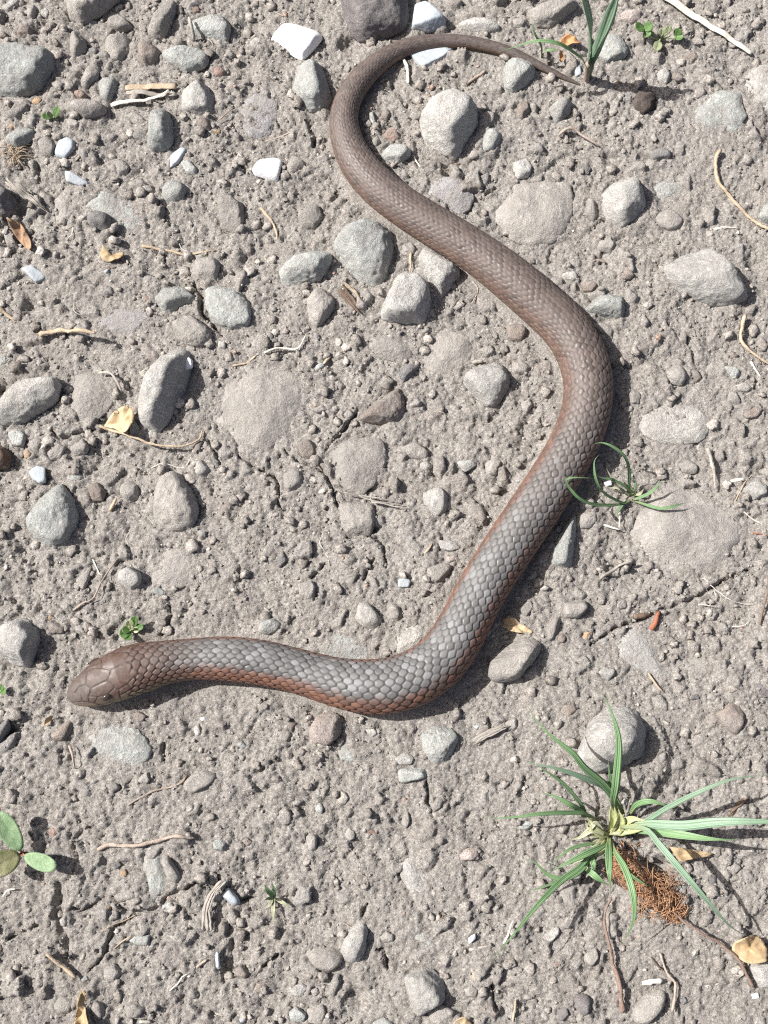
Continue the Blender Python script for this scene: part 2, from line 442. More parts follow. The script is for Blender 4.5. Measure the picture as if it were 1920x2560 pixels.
# top middle
st(2, [(90, 260), (170, 175), (290, 165), (420, 210), (432, 240), (380, 310), (300, 385), (160, 310)], .22, 'wh', 18, 'brilliant white angular shell fragment, the biggest white piece', 'the biggest white fragment', 'shell_fragment')
st(2, [(-50, 270), (0, 240), (40, 255), (45, 300), (20, 340), (-40, 325)], .3, 'pa', 9, 'pale cream rounded pebble beside the big white fragment')
st(2, [(540, 40), (560, -80), (960, -80), (1000, 100), (990, 180), (900, 245), (740, 285), (650, 265), (590, 190)], .52, 'pp', 9, 'large rough dark purplish rock overhanging the soil behind the snake', 'the large dark purplish rock')
st(2, [(1030, 50), (1100, 40), (1230, 150), (1220, 190), (1120, 225), (1010, 210)], .35, 'bw', 14, 'dirty bluish white broken stone behind the snake\'s tail', 'the dirty bluish white stone')
st(2, [(995, 360), (1100, 320), (1200, 300), (1290, 310), (1210, 390), (1080, 460), (1040, 400)], .07, 'bw', 22, 'cracked pale shell plate lying in the shadow of the snake\'s tail', 'the cracked shell plate', 'shell_plate')
st(2, [(280, 420), (390, 400), (450, 480), (495, 640), (470, 710), (370, 735), (280, 680), (230, 580)], .5, 'bg', 9, 'blue-grey egg-like stone next to the snake and near the white fragment', 'the blue-grey egg-like stone')
st(2, [(-30, 1100), (0, 1060), (130, 1030), (175, 1050), (140, 1180), (60, 1160), (-10, 1140)], .3, 'wh', 12, 'smooth bright white triangular stone alone on the soil', 'the white triangular stone', 'quartz_stone')
st(2, [(185, 1090), (240, 1000), (310, 1040), (330, 1080), (220, 1140)], .4, 'gb')
st(2, [(1050, 780), (1150, 690), (1300, 650), (1430, 700), (1445, 800), (1400, 900), (1290, 1050), (1180, 1000), (1080, 900)], .5, 'lg', 9, 'big dusty grey stone with a broken shaded face inside the snake\'s upper curve', 'the big dusty stone in the curve')
st(2, [(1460, 950), (1480, 870), (1550, 850), (1600, 910), (1540, 1000), (1470, 990)], .45, 'bg')
st(2, [(800, 1010), (870, 940), (960, 940), (1010, 980), (1000, 1020), (920, 1070), (840, 1060)], .45, 'bg', 11, 'blue-grey lumpy stone against the inner edge of the snake\'s curve', 'the lumpy stone at the inner curve')
st(2, [(740, 920), (780, 880), (810, 920), (790, 970), (750, 960)], .5, 'gb')
st(2, [(820, 880), (860, 830), (920, 860), (940, 900), (880, 930)], .45, 'rd', 9, 'pinkish red pebble inside the snake\'s upper curve')
st(2, [(810, 740), (850, 710), (880, 750), (850, 790), (810, 780)], .5, 'br')
st(2, [(730, 740), (760, 720), (780, 800), (760, 860), (740, 800)], .4, 'bg')
st(3, [(-60, 450), (0, 395), (90, 405), (155, 460), (140, 540), (60, 600), (0, 630), (-50, 600), (-65, 520)], .42, 'bg', 9, 'blue-grey stone tucked under the outer end of the snake\'s tail', 'the stone under the tail end')
st(2, [(1300, 160), (1450, 110), (1560, 170), (1600, 210), (1480, 220), (1350, 200)], .35, 'lg')
st(2, [(1110, 1200), (1180, 1140), (1330, 1150), (1420, 1240), (1400, 1330), (1300, 1390), (1200, 1330), (1110, 1270)], .2, 'li', 9, 'glittery lilac-grey flat stone close to the snake\'s middle', 'the glittery flat stone')
st(5, [(480, -50), (590, -180), (720, -210), (860, -180), (910, -110), (900, 30), (860, 140), (790, 220), (680, 200), (590, 120), (560, 30)], .42, 'bg', 9, 'largest blue-grey stone of the cluster inside the snake\'s bend', 'the largest stone of the cluster')
st(2, [(270, 1400), (400, 1330), (440, 1420), (380, 1490), (290, 1500)], .35, 'gb')
st(3, [(-130, 1380), (0, 1190), (200, 1160), (390, 1180), (400, 1250), (350, 1340), (380, 1440), (280, 1560), (100, 1600), (0, 1560)], .12, 'gb', 9, 'very wide weathered slab sunk in the soil between snake and pebbles', 'the very wide weathered slab')
st(2, [(590, 400), (630, 430), (600, 470), (560, 450)], .4, 'gb')
st(2, [(930, 1600), (1000, 1580), (1040, 1620), (1020, 1680), (940, 1660)], .4, 'gb')
st(5, [(1050, 20), (1100, -50), (1200, 0), (1330, 110), (1280, 200), (1200, 290), (1110, 180), (1060, 90)], .42, 'lg', 11, 'light grey diamond-shaped stone touching the snake\'s side', 'the diamond-shaped stone')
st(5, [(150, 90), (240, 20), (380, -30), (490, -20), (500, 30), (470, 110), (400, 190), (220, 200), (160, 170)], .45, 'bg', 12, 'elongated angular blue-grey stone leaning on the cluster\'s largest stone', 'the elongated leaning stone')
st(5, [(800, 400), (860, 230), (920, 140), (1020, 140), (1120, 230), (1155, 330), (1100, 450), (950, 455), (830, 440)], .5, 'lg', 12, 'pale grey five-sided stone with a flat shaded front face', 'the five-sided pale stone')
st(5, [(320, 300), (380, 220), (440, 205), (500, 260), (520, 340), (480, 400), (390, 480), (340, 420)], .48, 'gb', 10, 'rough brownish stone near the elongated leaning stone', 'the rough brownish stone')
st(5, [(700, 600), (790, 510), (900, 510), (1000, 570), (1020, 640), (960, 690), (800, 660)], .18, 'gb')
st(5, [(1110, 560), (1200, 430), (1400, 480), (1400, 650), (1350, 720), (1160, 800), (1110, 780)], .16, 'gb', 14, 'flat square-edged slab embedded beside the pale smooth oval stone', 'the square-edged embedded slab')
st(5, [(1330, 820), (1400, 720), (1580, 690), (1640, 770), (1650, 860), (1580, 960), (1510, 985), (1420, 920)], .42, 'lg', 8, 'smooth pale oval stone in the hollow of the snake\'s bend', 'the smooth pale oval stone')
st(5, [(-100, 700), (60, 670), (220, 690), (310, 780), (330, 900), (270, 1100), (160, 1240), (20, 1300), (-180, 1180), (-320, 1000), (-250, 850), (-200, 760)], .13, 'gb', 8, 'largest crusty grey slab, sunk in the soil beside the white-capped rock', 'the largest crusty slab')
st(5, [(640, 1060), (800, 920), (930, 840), (960, 900), (970, 1010), (920, 1080), (760, 1090)], .32, 'br', 11, 'brown wedge of stone pointing out of the soil', 'the brown wedge')
st(5, [(490, 1240), (640, 1140), (800, 1180), (860, 1300), (800, 1450), (700, 1545), (560, 1520), (480, 1380)], .14, 'gb', 8)
st(5, [(1080, 1540), (1180, 1490), (1250, 1560), (1240, 1650), (1160, 1700), (1090, 1640)], .4, 'lg', 9, 'round speckled whitish granite pebble', 'the speckled granite pebble')
st(8, [(490, 20), (570, -70), (760, -60), (780, 50), (745, 150), (580, 150)], .3, 'gb', 14, 'blocky stone edged by a crack and a straw bundle', 'the blocky cracked-edge stone')
st(5, [(1150, 1310), (1220, 1290), (1240, 1400), (1200, 1450), (1150, 1400)], .55, 'gb', 11)
st(5, [(1300, 1330), (1400, 1290), (1430, 1350), (1350, 1400)], .2, 'bg')
st(5, [(1480, 1340), (1560, 1300), (1600, 1340), (1560, 1420), (1490, 1420)], .4, 'gb')
st(5, [(930, 1240), (1030, 1200), (1120, 1260), (1100, 1320), (980, 1300)], .35, 'gb')
st(5, [(1050, 1340), (1110, 1320), (1150, 1360), (1110, 1390), (1060, 1380)], .4, 'pa')
st(5, [(980, 960), (1040, 910), (1090, 940), (1060, 980), (1000, 985)], .45, 'gb')
st(5, [(910, 760), (980, 690), (1070, 710), (1000, 790), (950, 830)], .4, 'dk')
st(5, [(370, 750), (390, 710), (430, 690), (450, 720), (410, 750)], .4, 'bg')
st(5, [(180, 1420), (240, 1380), (310, 1420), (300, 1500), (220, 1550), (180, 1500)], .32, 'gb')
st(5, [(250, 1230), (340, 1190), (400, 1240), (390, 1310), (310, 1320)], .3, 'br')
st(5, [(1440, 600), (1530, 570), (1560, 630), (1490, 660)], .4, 'gb')
st(5, [(560, 1030), (600, 990), (635, 1030), (600, 1075)], .4, 'gb')
st(5, [(350, 1000), (420, 960), (470, 1000), (400, 1020)], .3, 'gb')
# top right
st(3, [(90, 80), (200, 20), (400, 0), (430, 60), (330, 120), (260, 170), (130, 170)], .42, 'gb', 9, 'grey stone behind the tall green sprout', 'the grey stone behind the sprout')
st(3, [(0, 130), (60, 120), (90, 160), (70, 190), (0, 190)], .4, 'gb')
st(3, [(680, 110), (750, 60), (840, 70), (840, 130), (780, 160), (710, 140)], .4, 'pk', 10, 'lumpy pinkish white pebble near the clover seedling', 'the lumpy pinkish pebble')
st(3, [(530, 330), (600, 240), (700, 240), (755, 340), (720, 400), (620, 430), (550, 390)], .3, 'bg', 8, 'rounded blue-grey stone at the foot of the tall sprout', 'the stone at the sprout\'s foot')
st(3, [(230, 710), (270, 670), (350, 640), (400, 680), (380, 740), (310, 810), (260, 800)], .6, 'lg', 9, 'pale knobbly pebble casting a dark shadow near the snake\'s tail tip', 'the pale knobbly pebble')
st(3, [(780, 700), (800, 600), (880, 580), (940, 640), (920, 720), (850, 770)], .45, 'db', 6, 'crumbly blackish brown clod in the shadow zone of the sprout', 'the blackish clod', 'soil_clod')
st(3, [(1150, 780), (1260, 640), (1360, 580), (1480, 620), (1510, 780), (1460, 860), (1250, 850)], .11, 'bg', 9, 'smooth bluish slab nearly flush with the soil by the curved dry stem', 'the smooth bluish slab')
st(3, [(1500, 650), (1540, 440), (1659, 400), (1800, 450), (1800, 750), (1600, 740)], .09, 'pa', 8, 'pale crusted slab flush with the soil next to the smooth bluish slab')
st(3, [(560, 1270), (680, 1170), (800, 1140), (850, 1250), (880, 1350), (800, 1450), (710, 1490), (600, 1420)], .5, 'lg', 9, 'big clean light grey stone standing proud among three small dark hollows', 'the big clean light grey stone')
st(3, [(870, 1190), (980, 1110), (1100, 1150), (1140, 1200), (1070, 1270), (1000, 1320), (920, 1260)], .14, 'bg')
st(3, [(490, 1280), (550, 1310), (560, 1400), (530, 1440), (470, 1400)], .45, 'gb')
st(3, [(920, 1380), (1040, 1360), (1110, 1420), (1100, 1480), (1040, 1510), (930, 1460)], .3, 'gb')
st(3, [(880, 990), (960, 960), (1040, 990), (1020, 1040), (900, 1050)], .35, 'dk')
st(3, [(1110, 380), (1180, 340), (1220, 400), (1160, 430)], .4, 'br')
st(3, [(930, 480), (1000, 430), (1030, 500), (1000, 560), (950, 530)], .4, 'lg')
st(3, [(440, 1100), (490, 1060), (520, 1100), (480, 1140)], .4, 'dk')
st(3, [(560, 1560), (640, 1540), (680, 1590), (640, 1640), (550, 1620)], .35, 'gb')
st(6, [(950, 100), (1100, 0), (1250, -30), (1310, 50), (1480, 180), (1525, 290), (1380, 345), (1200, 300), (1040, 220)], .38, 'lg', 11, 'very big light grey kite-shaped rock with a ridge along its top', 'the kite-shaped rock')
st(3, [(30, 700), (100, 670), (110, 730), (60, 800), (30, 770)], .4, 'br')
st(3, [(1590, 1400), (1659, 1300), (1740, 1330), (1720, 1440), (1640, 1440)], .45, 'bg')
st(3, [(0, 1060), (80, 1030), (130, 1090), (110, 1150), (20, 1170)], .35, 'lg')
st(3, [(120, 560), (180, 540), (190, 600), (150, 620)], .35, 'gb')
st(3, [(390, 440), (440, 435), (450, 500), (410, 510)], .3, 'bw', 12, 'small glassy whitish chip at the base of the tall sprout', None, 'quartz_chip')
st(3, [(1400, 30), (1500, 0), (1540, 60), (1480, 120), (1400, 90)], .12, 'gb')
# right middle
st(6, [(470, 350), (560, 270), (710, 270), (730, 340), (720, 420), (600, 400), (500, 390)], .5, 'bg', 14, 'blocky blue-grey stone touching the outer side of the snake\'s bend', 'the blocky stone at the outer bend')
st(6, [(500, 440), (600, 440), (660, 480), (640, 530), (560, 500)], .25, 'gb')
st(6, [(320, 110), (400, 100), (430, 150), (390, 180), (330, 150)], .35, 'pa')
st(6, [(440, 170), (520, 160), (555, 200), (520, 240), (460, 230)], .4, 'br')
st(6, [(690, 130), (740, 90), (790, 130), (770, 160), (720, 165)], .45, 'br')
st(6, [(980, 760), (1080, 700), (1140, 790), (1090, 850), (1030, 840)], .38, 'gb')
st(6, [(1140, 750), (1200, 740), (1235, 800), (1190, 830)], .4, 'br')
st(6, [(1240, 740), (1290, 660), (1340, 680), (1365, 770), (1270, 780)], .2, 'gb')
st(6, [(1360, 720), (1440, 720), (1480, 770), (1440, 815)], .4, 'bg')
st(6, [(1400, 880), (1440, 870), (1480, 950), (1460, 985), (1390, 950)], .38, 'gb')
st(6, [(1440, 840), (1510, 820), (1555, 860), (1530, 890), (1450, 880)], .4, 'gb')
st(6, [(1490, 1030), (1570, 980), (1625, 1010), (1590, 1060), (1510, 1060)], .4, 'br')
st(6, [(800, 1050), (950, 960), (1200, 970), (1320, 1080), (1250, 1200), (1000, 1220), (860, 1160)], .08, 'pa', 7, 'chalky pale patch of stone flush with the soil beside the snake', 'the chalky flush stone')
st(6, [(745, 900), (790, 865), (835, 900), (820, 970), (760, 965)], .4, 'gb')
st(6, [(720, 980), (780, 970), (785, 1020), (720, 1040)], .4, 'gb')
st(6, [(1480, 1520), (1560, 1450), (1640, 1480), (1640, 1560), (1550, 1590)], .45, 'lg', 11, 'light grey angular pebble beside a bleached stick', 'the pebble beside the bleached stick')
st(6, [(1080, 1340), (1150, 1310), (1210, 1350), (1200, 1410), (1110, 1400)], .3, 'gb')
st(9, [(720, 120), (850, 0), (960, -180), (1100, -220), (1280, -100), (1540, 60), (1530, 130), (1380, 250), (1350, 390), (1100, 440), (800, 330), (730, 230)], .2, 'gb', 8, 'huge dusty boulder top rising gently out of the soil behind the small curly grass tuft', 'the huge dusty boulder')
st(6, [(590, 1470), (640, 1455), (648, 1490), (610, 1500)], .3, 'wh', 12)
st(6, [(60, 950), (110, 930), (135, 970), (100, 1020), (60, 1000)], .4, 'gb')
st(6, [(20, 1300), (80, 1270), (110, 1310), (70, 1340)], .4, 'gb')
st(6, [(-40, 440), (60, 440), (110, 500), (60, 560), (-40, 540)], .4, 'br')
st(6, [(0, 690), (90, 690), (130, 720), (90, 770), (0, 770)], .35, 'gb')
st(6, [(430, 1590), (500, 1560), (540, 1600), (520, 1660), (440, 1650)], .4, 'gb')
# left middle
st(4, [(1230, 80), (1280, 10), (1400, 0), (1430, 60), (1400, 160), (1290, 160)], .35, 'gb', 10)
st(4, [(1330, 210), (1450, 180), (1560, 220), (1630, 330), (1620, 460), (1500, 490), (1380, 440), (1330, 330)], .3, 'bg', 9, 'large speckled blue-grey cobble bordered by a crack', 'the speckled cracked-edge cobble')
st(4, [(990, 280), (1060, 200), (1180, 190), (1290, 290), (1180, 330), (1060, 380)], .42, 'bg', 11, 'arrowhead-shaped grey stone with a shaded underside', 'the arrowhead-shaped stone')
st(4, [(1110, 430), (1250, 390), (1370, 480), (1380, 560), (1300, 610), (1180, 580), (1130, 520)], .38, 'gb', 9, 'rough brown-grey stone near the white-capped rock', 'the rough stone near the white-capped rock')
st(4, [(1060, 640), (1150, 595), (1250, 640), (1240, 780), (1190, 900), (1110, 1060), (1040, 1150), (950, 1120), (890, 1060), (900, 900), (960, 760)], .55, 'lg', 13, 'tall angular pale rock with a white chip on its top corner', 'the tall white-capped rock')
st(4, [(-60, 1000), (90, 850), (200, 800), (380, 780), (410, 830), (380, 950), (280, 1020), (160, 1090), (40, 1110), (-50, 1080)], .36, 'pa', 9, 'whitish lichen-crusted rock near the frame of dark hollows', 'the whitish crusted rock')
st(4, [(450, 900), (500, 780), (640, 760), (740, 840), (750, 930), (680, 1030), (600, 1110), (480, 1080), (440, 1000)], .14, 'gb', 9, 'flat dusty slab between the whitish crusted rock and the dry leaf', 'the flat dusty slab')
st(4, [(620, 440), (760, 340), (960, 350), (1000, 430), (920, 500), (720, 500)], .1, 'li', 8, 'purplish grey stone nearly buried beside the arrowhead-shaped stone')
st(4, [(640, 240), (690, 190), (730, 210), (740, 250), (690, 270)], .38, 'gb')
st(4, [(185, 1400), (240, 1360), (295, 1375), (300, 1470), (260, 1480), (205, 1440)], .18, 'bw', 18, 'jagged white flake near the round blue-grey cobble', 'the jagged white flake', 'quartz_chip')
st(4, [(135, 80), (200, 60), (310, 130), (290, 160), (240, 185), (180, 130)], .2, 'bw', 16, 'smooth bluish white oval chip lying alone', 'the smooth oval chip', 'quartz_chip')
st(4, [(675, 100), (705, 85), (710, 110), (685, 125)], .3, 'bw', 14)
st(4, [(-60, 1250), (0, 1215), (40, 1240), (70, 1300), (50, 1370), (-50, 1380)], .55, 'rb', 9, 'rusty brown pebble casting a hard black shadow', 'the rusty brown pebble')
st(4, [(145, 1270), (180, 1245), (210, 1280), (200, 1310), (160, 1315)], .4, 'or')
st(4, [(180, 1200), (240, 1170), (280, 1200), (260, 1270), (210, 1270)], .4, 'gb')
st(4, [(40, 1140), (110, 1110), (170, 1160), (150, 1230), (80, 1230)], .25, 'bg')
st(4, [(300, 1270), (380, 1210), (430, 1240), (400, 1320), (320, 1330)], .4, 'gb')
st(4, [(450, 1240), (530, 1180), (580, 1230), (560, 1280), (480, 1300)], .4, 'gb')
st(4, [(430, 1400), (480, 1380), (550, 1430), (500, 1470), (430, 1450)], .3, 'bg')
st(4, [(780, 1480), (830, 1450), (900, 1480), (910, 1570), (830, 1600), (780, 1560)], .5, 'gb')
st(4, [(560, 1490), (640, 1470), (690, 1530), (670, 1590), (600, 1590)], .35, 'br')
st(4, [(1000, 1720), (1000, 1560), (1030, 1440), (1130, 1395), (1190, 1430), (1270, 1560), (1310, 1680), (1240, 1790), (1090, 1810)], .32, 'gb', 9, 'broad dome of dusty stone with a straight shaded edge', 'the broad dusty dome')
st(4, [(200, 1640), (300, 1530), (390, 1465), (460, 1520), (510, 1600), (525, 1700), (500, 1800), (420, 1880), (330, 1900), (230, 1860), (180, 1760)], .4, 'bg', 8, 'large round blue-grey cobble peaked at one end near the jagged white flake', 'the large round peaked cobble')
st(4, [(-20, 650), (40, 650), (50, 700), (0, 720)], .3, 'bg')
st(4, [(840, 1100), (880, 1070), (920, 1140), (900, 1170), (850, 1165)], .3, 'bg')
st(4, [(930, 1160), (990, 1120), (1000, 1180), (950, 1200)], .35, 'lg')
st(4, [(1250, 1340), (1320, 1320), (1380, 1390), (1330, 1430), (1260, 1420)], .45, 'lg')
st(4, [(1415, 550), (1460, 560), (1470, 610), (1410, 600)], .4, 'lg')
st(4, [(1450, 640), (1510, 620), (1520, 690), (1460, 690)], .4, 'gb')
st(4, [(840, 1410), (880, 1390), (895, 1440), (860, 1455)], .4, 'gb')
st(4, [(220, 720), (250, 660), (290, 690), (270, 730)], .4, 'gb')
st(4, [(385, 355), (410, 335), (430, 360), (405, 378)], .4, 'rd')
st(4, [(920, 240), (970, 270), (975, 305), (940, 290)], .3, 'rd')
# lower left
st(7, [(-70, 830), (0, 740), (130, 690), (200, 690), (260, 760), (270, 850), (240, 930), (190, 1010), (110, 1000), (0, 950)], .6, 'lg', 11, 'pale angular rock throwing a wide shadow toward the snake\'s snout', 'the pale angular rock by the snout')
st(7, [(310, 740), (370, 715), (430, 750), (420, 790), (340, 790)], .45, 'br')
st(7, [(770, 390), (850, 350), (920, 400), (920, 470), (850, 510), (770, 470)], .48, 'lg', 10, 'sparkling grey pebble at the end of the thin forked twig', 'the sparkling grey pebble')
st(7, [(1000, 370), (1060, 250), (1220, 220), (1300, 300), (1290, 410), (1180, 490), (1050, 510), (980, 440)], .12, 'gb', 9, 'thin flat slab level with the soil behind the snake\'s neck', 'the thin slab behind the neck')
st(7, [(960, 520), (1020, 480), (1085, 530), (1040, 545)], .25, 'bg')
st(7, [(580, 1460), (640, 1360), (800, 1370), (900, 1400), (990, 1530), (980, 1600), (880, 1660), (760, 1650), (650, 1590)], .14, 'bg', 8, 'wide bluish slab flush with the soil near the snake\'s head', 'the wide slab near the head')
st(7, [(330, 1430), (420, 1360), (490, 1340), (480, 1430), (420, 1490), (340, 1480)], .5, 'br', 10, 'dark brown pebble in front of the snake\'s snout', 'the dark brown pebble by the snout')
st(7, [(-50, 1420), (60, 1330), (75, 1400), (20, 1500), (-50, 1510)], .6, 'dk')
st(7, [(850, 1310), (900, 1290), (960, 1320), (930, 1360), (870, 1350)], .4, 'br')
st(7, [(1250, 1400), (1290, 1360), (1310, 1440), (1270, 1460)], .4, 'lg')
st(7, [(1295, 1335), (1330, 1325), (1335, 1350), (1305, 1355)], .3, 'wh')
st(7, [(1520, 1500), (1570, 1480), (1610, 1520), (1570, 1540)], .45, 'bg')
st(7, [(1410, 1520), (1450, 1505), (1475, 1535), (1430, 1560)], .4, 'gb')
st(7, [(1570, 1240), (1620, 1230), (1640, 1250), (1610, 1270)], .2, 'pa')
st(7, [(490, 440), (560, 370), (600, 340), (590, 420), (550, 510), (510, 500)], .32, 'gb')
st(7, [(310, 690), (335, 660), (355, 690), (330, 710)], .4, 'or')
st(8, [(10, 780), (20, 720), (120, 680), (170, 730), (140, 780), (80, 800)], .35, 'bg')
st(8, [(340, 880), (500, 780), (650, 800), (740, 870), (760, 950), (600, 960), (430, 930)], .12, 'bg', 8, 'bluish flat slab slipping under the edge of the snake\'s front bend', 'the slab under the front bend')
st(8, [(880, 880), (920, 760), (1060, 720), (1110, 780), (1040, 880), (920, 930)], .16, 'pa')
st(8, [(640, 700), (660, 590), (720, 580), (800, 670), (820, 710), (780, 770), (700, 750)], .36, 'pa', 10, 'cream pear-shaped stone inside the snake\'s front bend', 'the cream pear-shaped stone')
st(8, [(720, 430), (780, 420), (805, 490), (770, 520)], .35, 'gb')
st(8, [(920, 440), (970, 425), (1005, 450), (990, 490), (920, 490)], .25, 'bw', 12, 'whitish crumbly chip near the inner side of the lower bend', 'the whitish crumbly chip', 'quartz_chip')
st(8, [(1170, 180), (1290, 190), (1330, 240), (1260, 260), (1190, 240)], .25, 'lg')
st(8, [(1230, 290), (1290, 280), (1300, 320), (1240, 330)], .35, 'pk')
st(8, [(1100, 370), (1210, 330), (1280, 350), (1210, 450), (1170, 470), (1110, 430)], .3, 'gb')
st(8, [(270, 470), (370, 450), (390, 490), (380, 600), (290, 560)], .35, 'gb', 13, 'square-cornered dusty stone with a hard rectangular shadow', 'the square-cornered dusty stone')
st(8, [(130, 310), (180, 240), (210, 320), (150, 370)], .4, 'dk')
st(8, [(340, 1430), (400, 1310), (500, 1290), (570, 1340), (560, 1430), (470, 1520), (370, 1500)], .5, 'pk', 9, 'pinkish brown rounded stone just near the snake\'s front bend', 'the pinkish brown stone')
st(8, [(1060, 1450), (1150, 1380), (1280, 1400), (1320, 1480), (1260, 1590), (1180, 1660), (1100, 1600)], .32, 'bg', 9, 'greenish grey tapering stone near the lowest part of the snake', 'the greenish tapering stone')
st(8, [(890, 1590), (970, 1550), (1030, 1590), (1010, 1640), (920, 1640)], .4, 'lg')
st(8, [(130, 1430), (200, 1400), (240, 1450), (210, 1510), (140, 1480)], .35, 'gb')
st(8, [(520, 1500), (640, 1470), (700, 1530), (640, 1620), (540, 1600)], .1, 'bg')
st(8, [(700, 1410), (760, 1390), (790, 1430), (750, 1465)], .35, 'pa')
st(8, [(560, 280), (600, 270), (615, 300), (570, 310)], .35, 'br')
st(8, [(50, 345), (60, 310), (90, 310), (85, 350)], .35, 'lg')
st(9, [(-165, 1060), (-130, 920), (-50, 870), (60, 810), (160, 820), (200, 870), (150, 960), (40, 1090), (-100, 1110)], .5, 'gb', 10, 'big brownish grey stone in the snake\'s lower outer bend', 'the big stone in the outer bend')
st(8, [(1470, 790), (1500, 755), (1530, 765), (1515, 800), (1485, 812)], .6, 'pa', 8, 'tiny cream crumb pressed against the snake\'s shaded side')
st(8, [(1410, 1390), (1440, 1370), (1460, 1385), (1430, 1415)], .2, 'bw', 12)
st(8, [(100, 20), (150, 0), (160, 30), (120, 40)], .4, 'gb')
st(8, [(790, 30), (860, 40), (910, 70), (850, 75)], .15, 'gb')
st(8, [(920, 60), (960, 30), (980, 70), (940, 95)], .35, 'gb')
# lower right
st(9, [(240, 260), (310, 140), (390, 10), (420, 30), (410, 220), (390, 350), (310, 370), (245, 340)], .42, 'bg', 14, 'pointed spearhead-shaped grey stone on the snake\'s shaded side', 'the spearhead-shaped stone')
st(9, [(430, 10), (540, 0), (550, 70), (510, 110), (440, 110)], .4, 'gb')
st(9, [(230, 400), (270, 380), (330, 380), (330, 440), (260, 450)], .45, 'gb')
st(9, [(290, 820), (320, 780), (350, 810), (340, 850), (300, 850)], .45, 'br')
st(9, [(450, 830), (470, 760), (520, 735), (530, 770), (490, 850)], .15, 'or', 12, 'flat tan translucent flake near the tan leaf scrap', None, 'stone_flake')
st(9, [(400, 960), (470, 930), (500, 970), (460, 1010)], .35, 'gb')
st(9, [(660, 800), (760, 730), (860, 740), (920, 830), (950, 920), (1040, 1060), (1000, 1100), (880, 1050), (760, 1040), (670, 960)], .13, 'lg', 9, 'whitish flat slab by the little red stick', 'the whitish flat slab')
st(9, [(540, 1040), (610, 1000), (660, 1010), (670, 1050), (620, 1100)], .35, 'lg')
st(9, [(400, 1560), (470, 1400), (560, 1290), (700, 1250), (820, 1280), (880, 1370), (885, 1480), (850, 1590), (740, 1660), (560, 1720), (420, 1680)], .5, 'lg', 7, 'big smooth pale boulder behind the large grass tuft, striped by blade shadows', 'the big boulder behind the grass')
st(9, [(890, 1200), (970, 1180), (1020, 1240), (1010, 1300), (940, 1270)], .35, 'gb')
st(9, [(1100, 1310), (1200, 1260), (1280, 1290), (1200, 1350), (1120, 1350)], .2, 'br')
st(9, [(1310, 1300), (1440, 1230), (1510, 1290), (1500, 1390), (1450, 1450), (1370, 1400)], .32, 'br', 8, 'pinkish brown rounded lump half buried far beside the pale boulder', 'the half-buried brown lump')
st(9, [(1100, 980), (1250, 920), (1340, 960), (1330, 1080), (1200, 1090)], .14, 'gb')
st(9, [(650, 580), (740, 570), (745, 620), (690, 640)], .35, 'gb')
st(9, [(330, 1250), (400, 1240), (420, 1290), (360, 1340), (310, 1300)], .38, 'br')
st(9, [(960, 790), (1010, 790), (1030, 850), (980, 860)], .25, 'gb')
st(9, [(1270, 1170), (1330, 1190), (1310, 1230), (1260, 1210)], .35, 'gb')
st(9, [(1140, 1190), (1200, 1180), (1220, 1215), (1150, 1220)], .25, 'dk')
st(9, [(320, 590), (470, 570), (500, 620), (430, 690), (330, 690)], .35, 'gb')
st(9, [(210, 760), (290, 660), (320, 700), (290, 810), (230, 840)], .42, 'gb')
st(9, [(950, 1570), (1000, 1550), (1010, 1610), (960, 1640)], .4, 'gb')
st(9, [(-50, 1370), (0, 1330), (40, 1340), (40, 1410), (-20, 1430)], .4, 'gb')
st(9, [(30, 630), (110, 560), (140, 620), (90, 690)], .4, 'gb')
st(9, [(1560, 1120), (1640, 1100), (1700, 1180), (1620, 1210)], .2, 'pp')
# bottom left
st(10, [(1180, 110), (1230, 50), (1320, 10), (1420, 40), (1390, 100), (1300, 140), (1240, 170), (1190, 150)], .4, 'gb', 9, 'dark olive-grey stone at the tip of a thin dry twig', 'the dark stone at the twig tip')
st(10, [(910, 560), (1000, 510), (1050, 560), (1070, 700), (1090, 770), (1030, 850), (950, 850), (930, 720)], .14, 'bg', 9, 'blue-grey slab under the long pinkish dry stem', 'the slab under the long dry stem')
st(10, [(1040, 600), (1090, 550), (1120, 620), (1180, 700), (1150, 750), (1090, 720)], .5, 'gb')
st(10, [(900, 60), (960, 20), (985, 70), (960, 110), (900, 100)], .5, 'gb')
st(10, [(720, 620), (770, 600), (790, 630), (750, 660)], .2, 'dk')
st(10, [(780, 670), (820, 650), (835, 690), (800, 710)], .4, 'or')
st(10, [(640, 910), (690, 885), (730, 900), (700, 960), (650, 950)], .4, 'or', 9, 'tan pebble sitting on the long wandering crack', 'the tan pebble on the crack')
st(10, [(390, 980), (430, 950), (450, 990), (430, 1030), (400, 1020)], .5, 'lg')
st(10, [(830, 1120), (880, 1080), (980, 1080), (970, 1150), (900, 1150)], .3, 'bg')
st(10, [(670, 1300), (740, 1260), (810, 1320), (740, 1390), (680, 1370)], .42, 'gb')
st(10, [(1435, 830), (1480, 770), (1550, 840), (1560, 880), (1510, 890)], .45, 'bw', 9, 'milky white pebble beside the dark fibrous wood splinter', 'the milky white pebble', 'quartz_stone')
st(10, [(1465, 930), (1500, 915), (1515, 950), (1475, 960)], .4, 'lg')
st(10, [(1395, 1190), (1420, 1180), (1428, 1290), (1400, 1310)], .3, 'bw', 14, 'thin upright white sliver in a soil hollow', None, 'quartz_chip')
st(10, [(1520, 1300), (1570, 1270), (1620, 1330), (1590, 1370), (1530, 1350)], .4, 'br')
st(10, [(1420, 1450), (1440, 1430), (1455, 1460), (1435, 1480)], .35, 'lg')
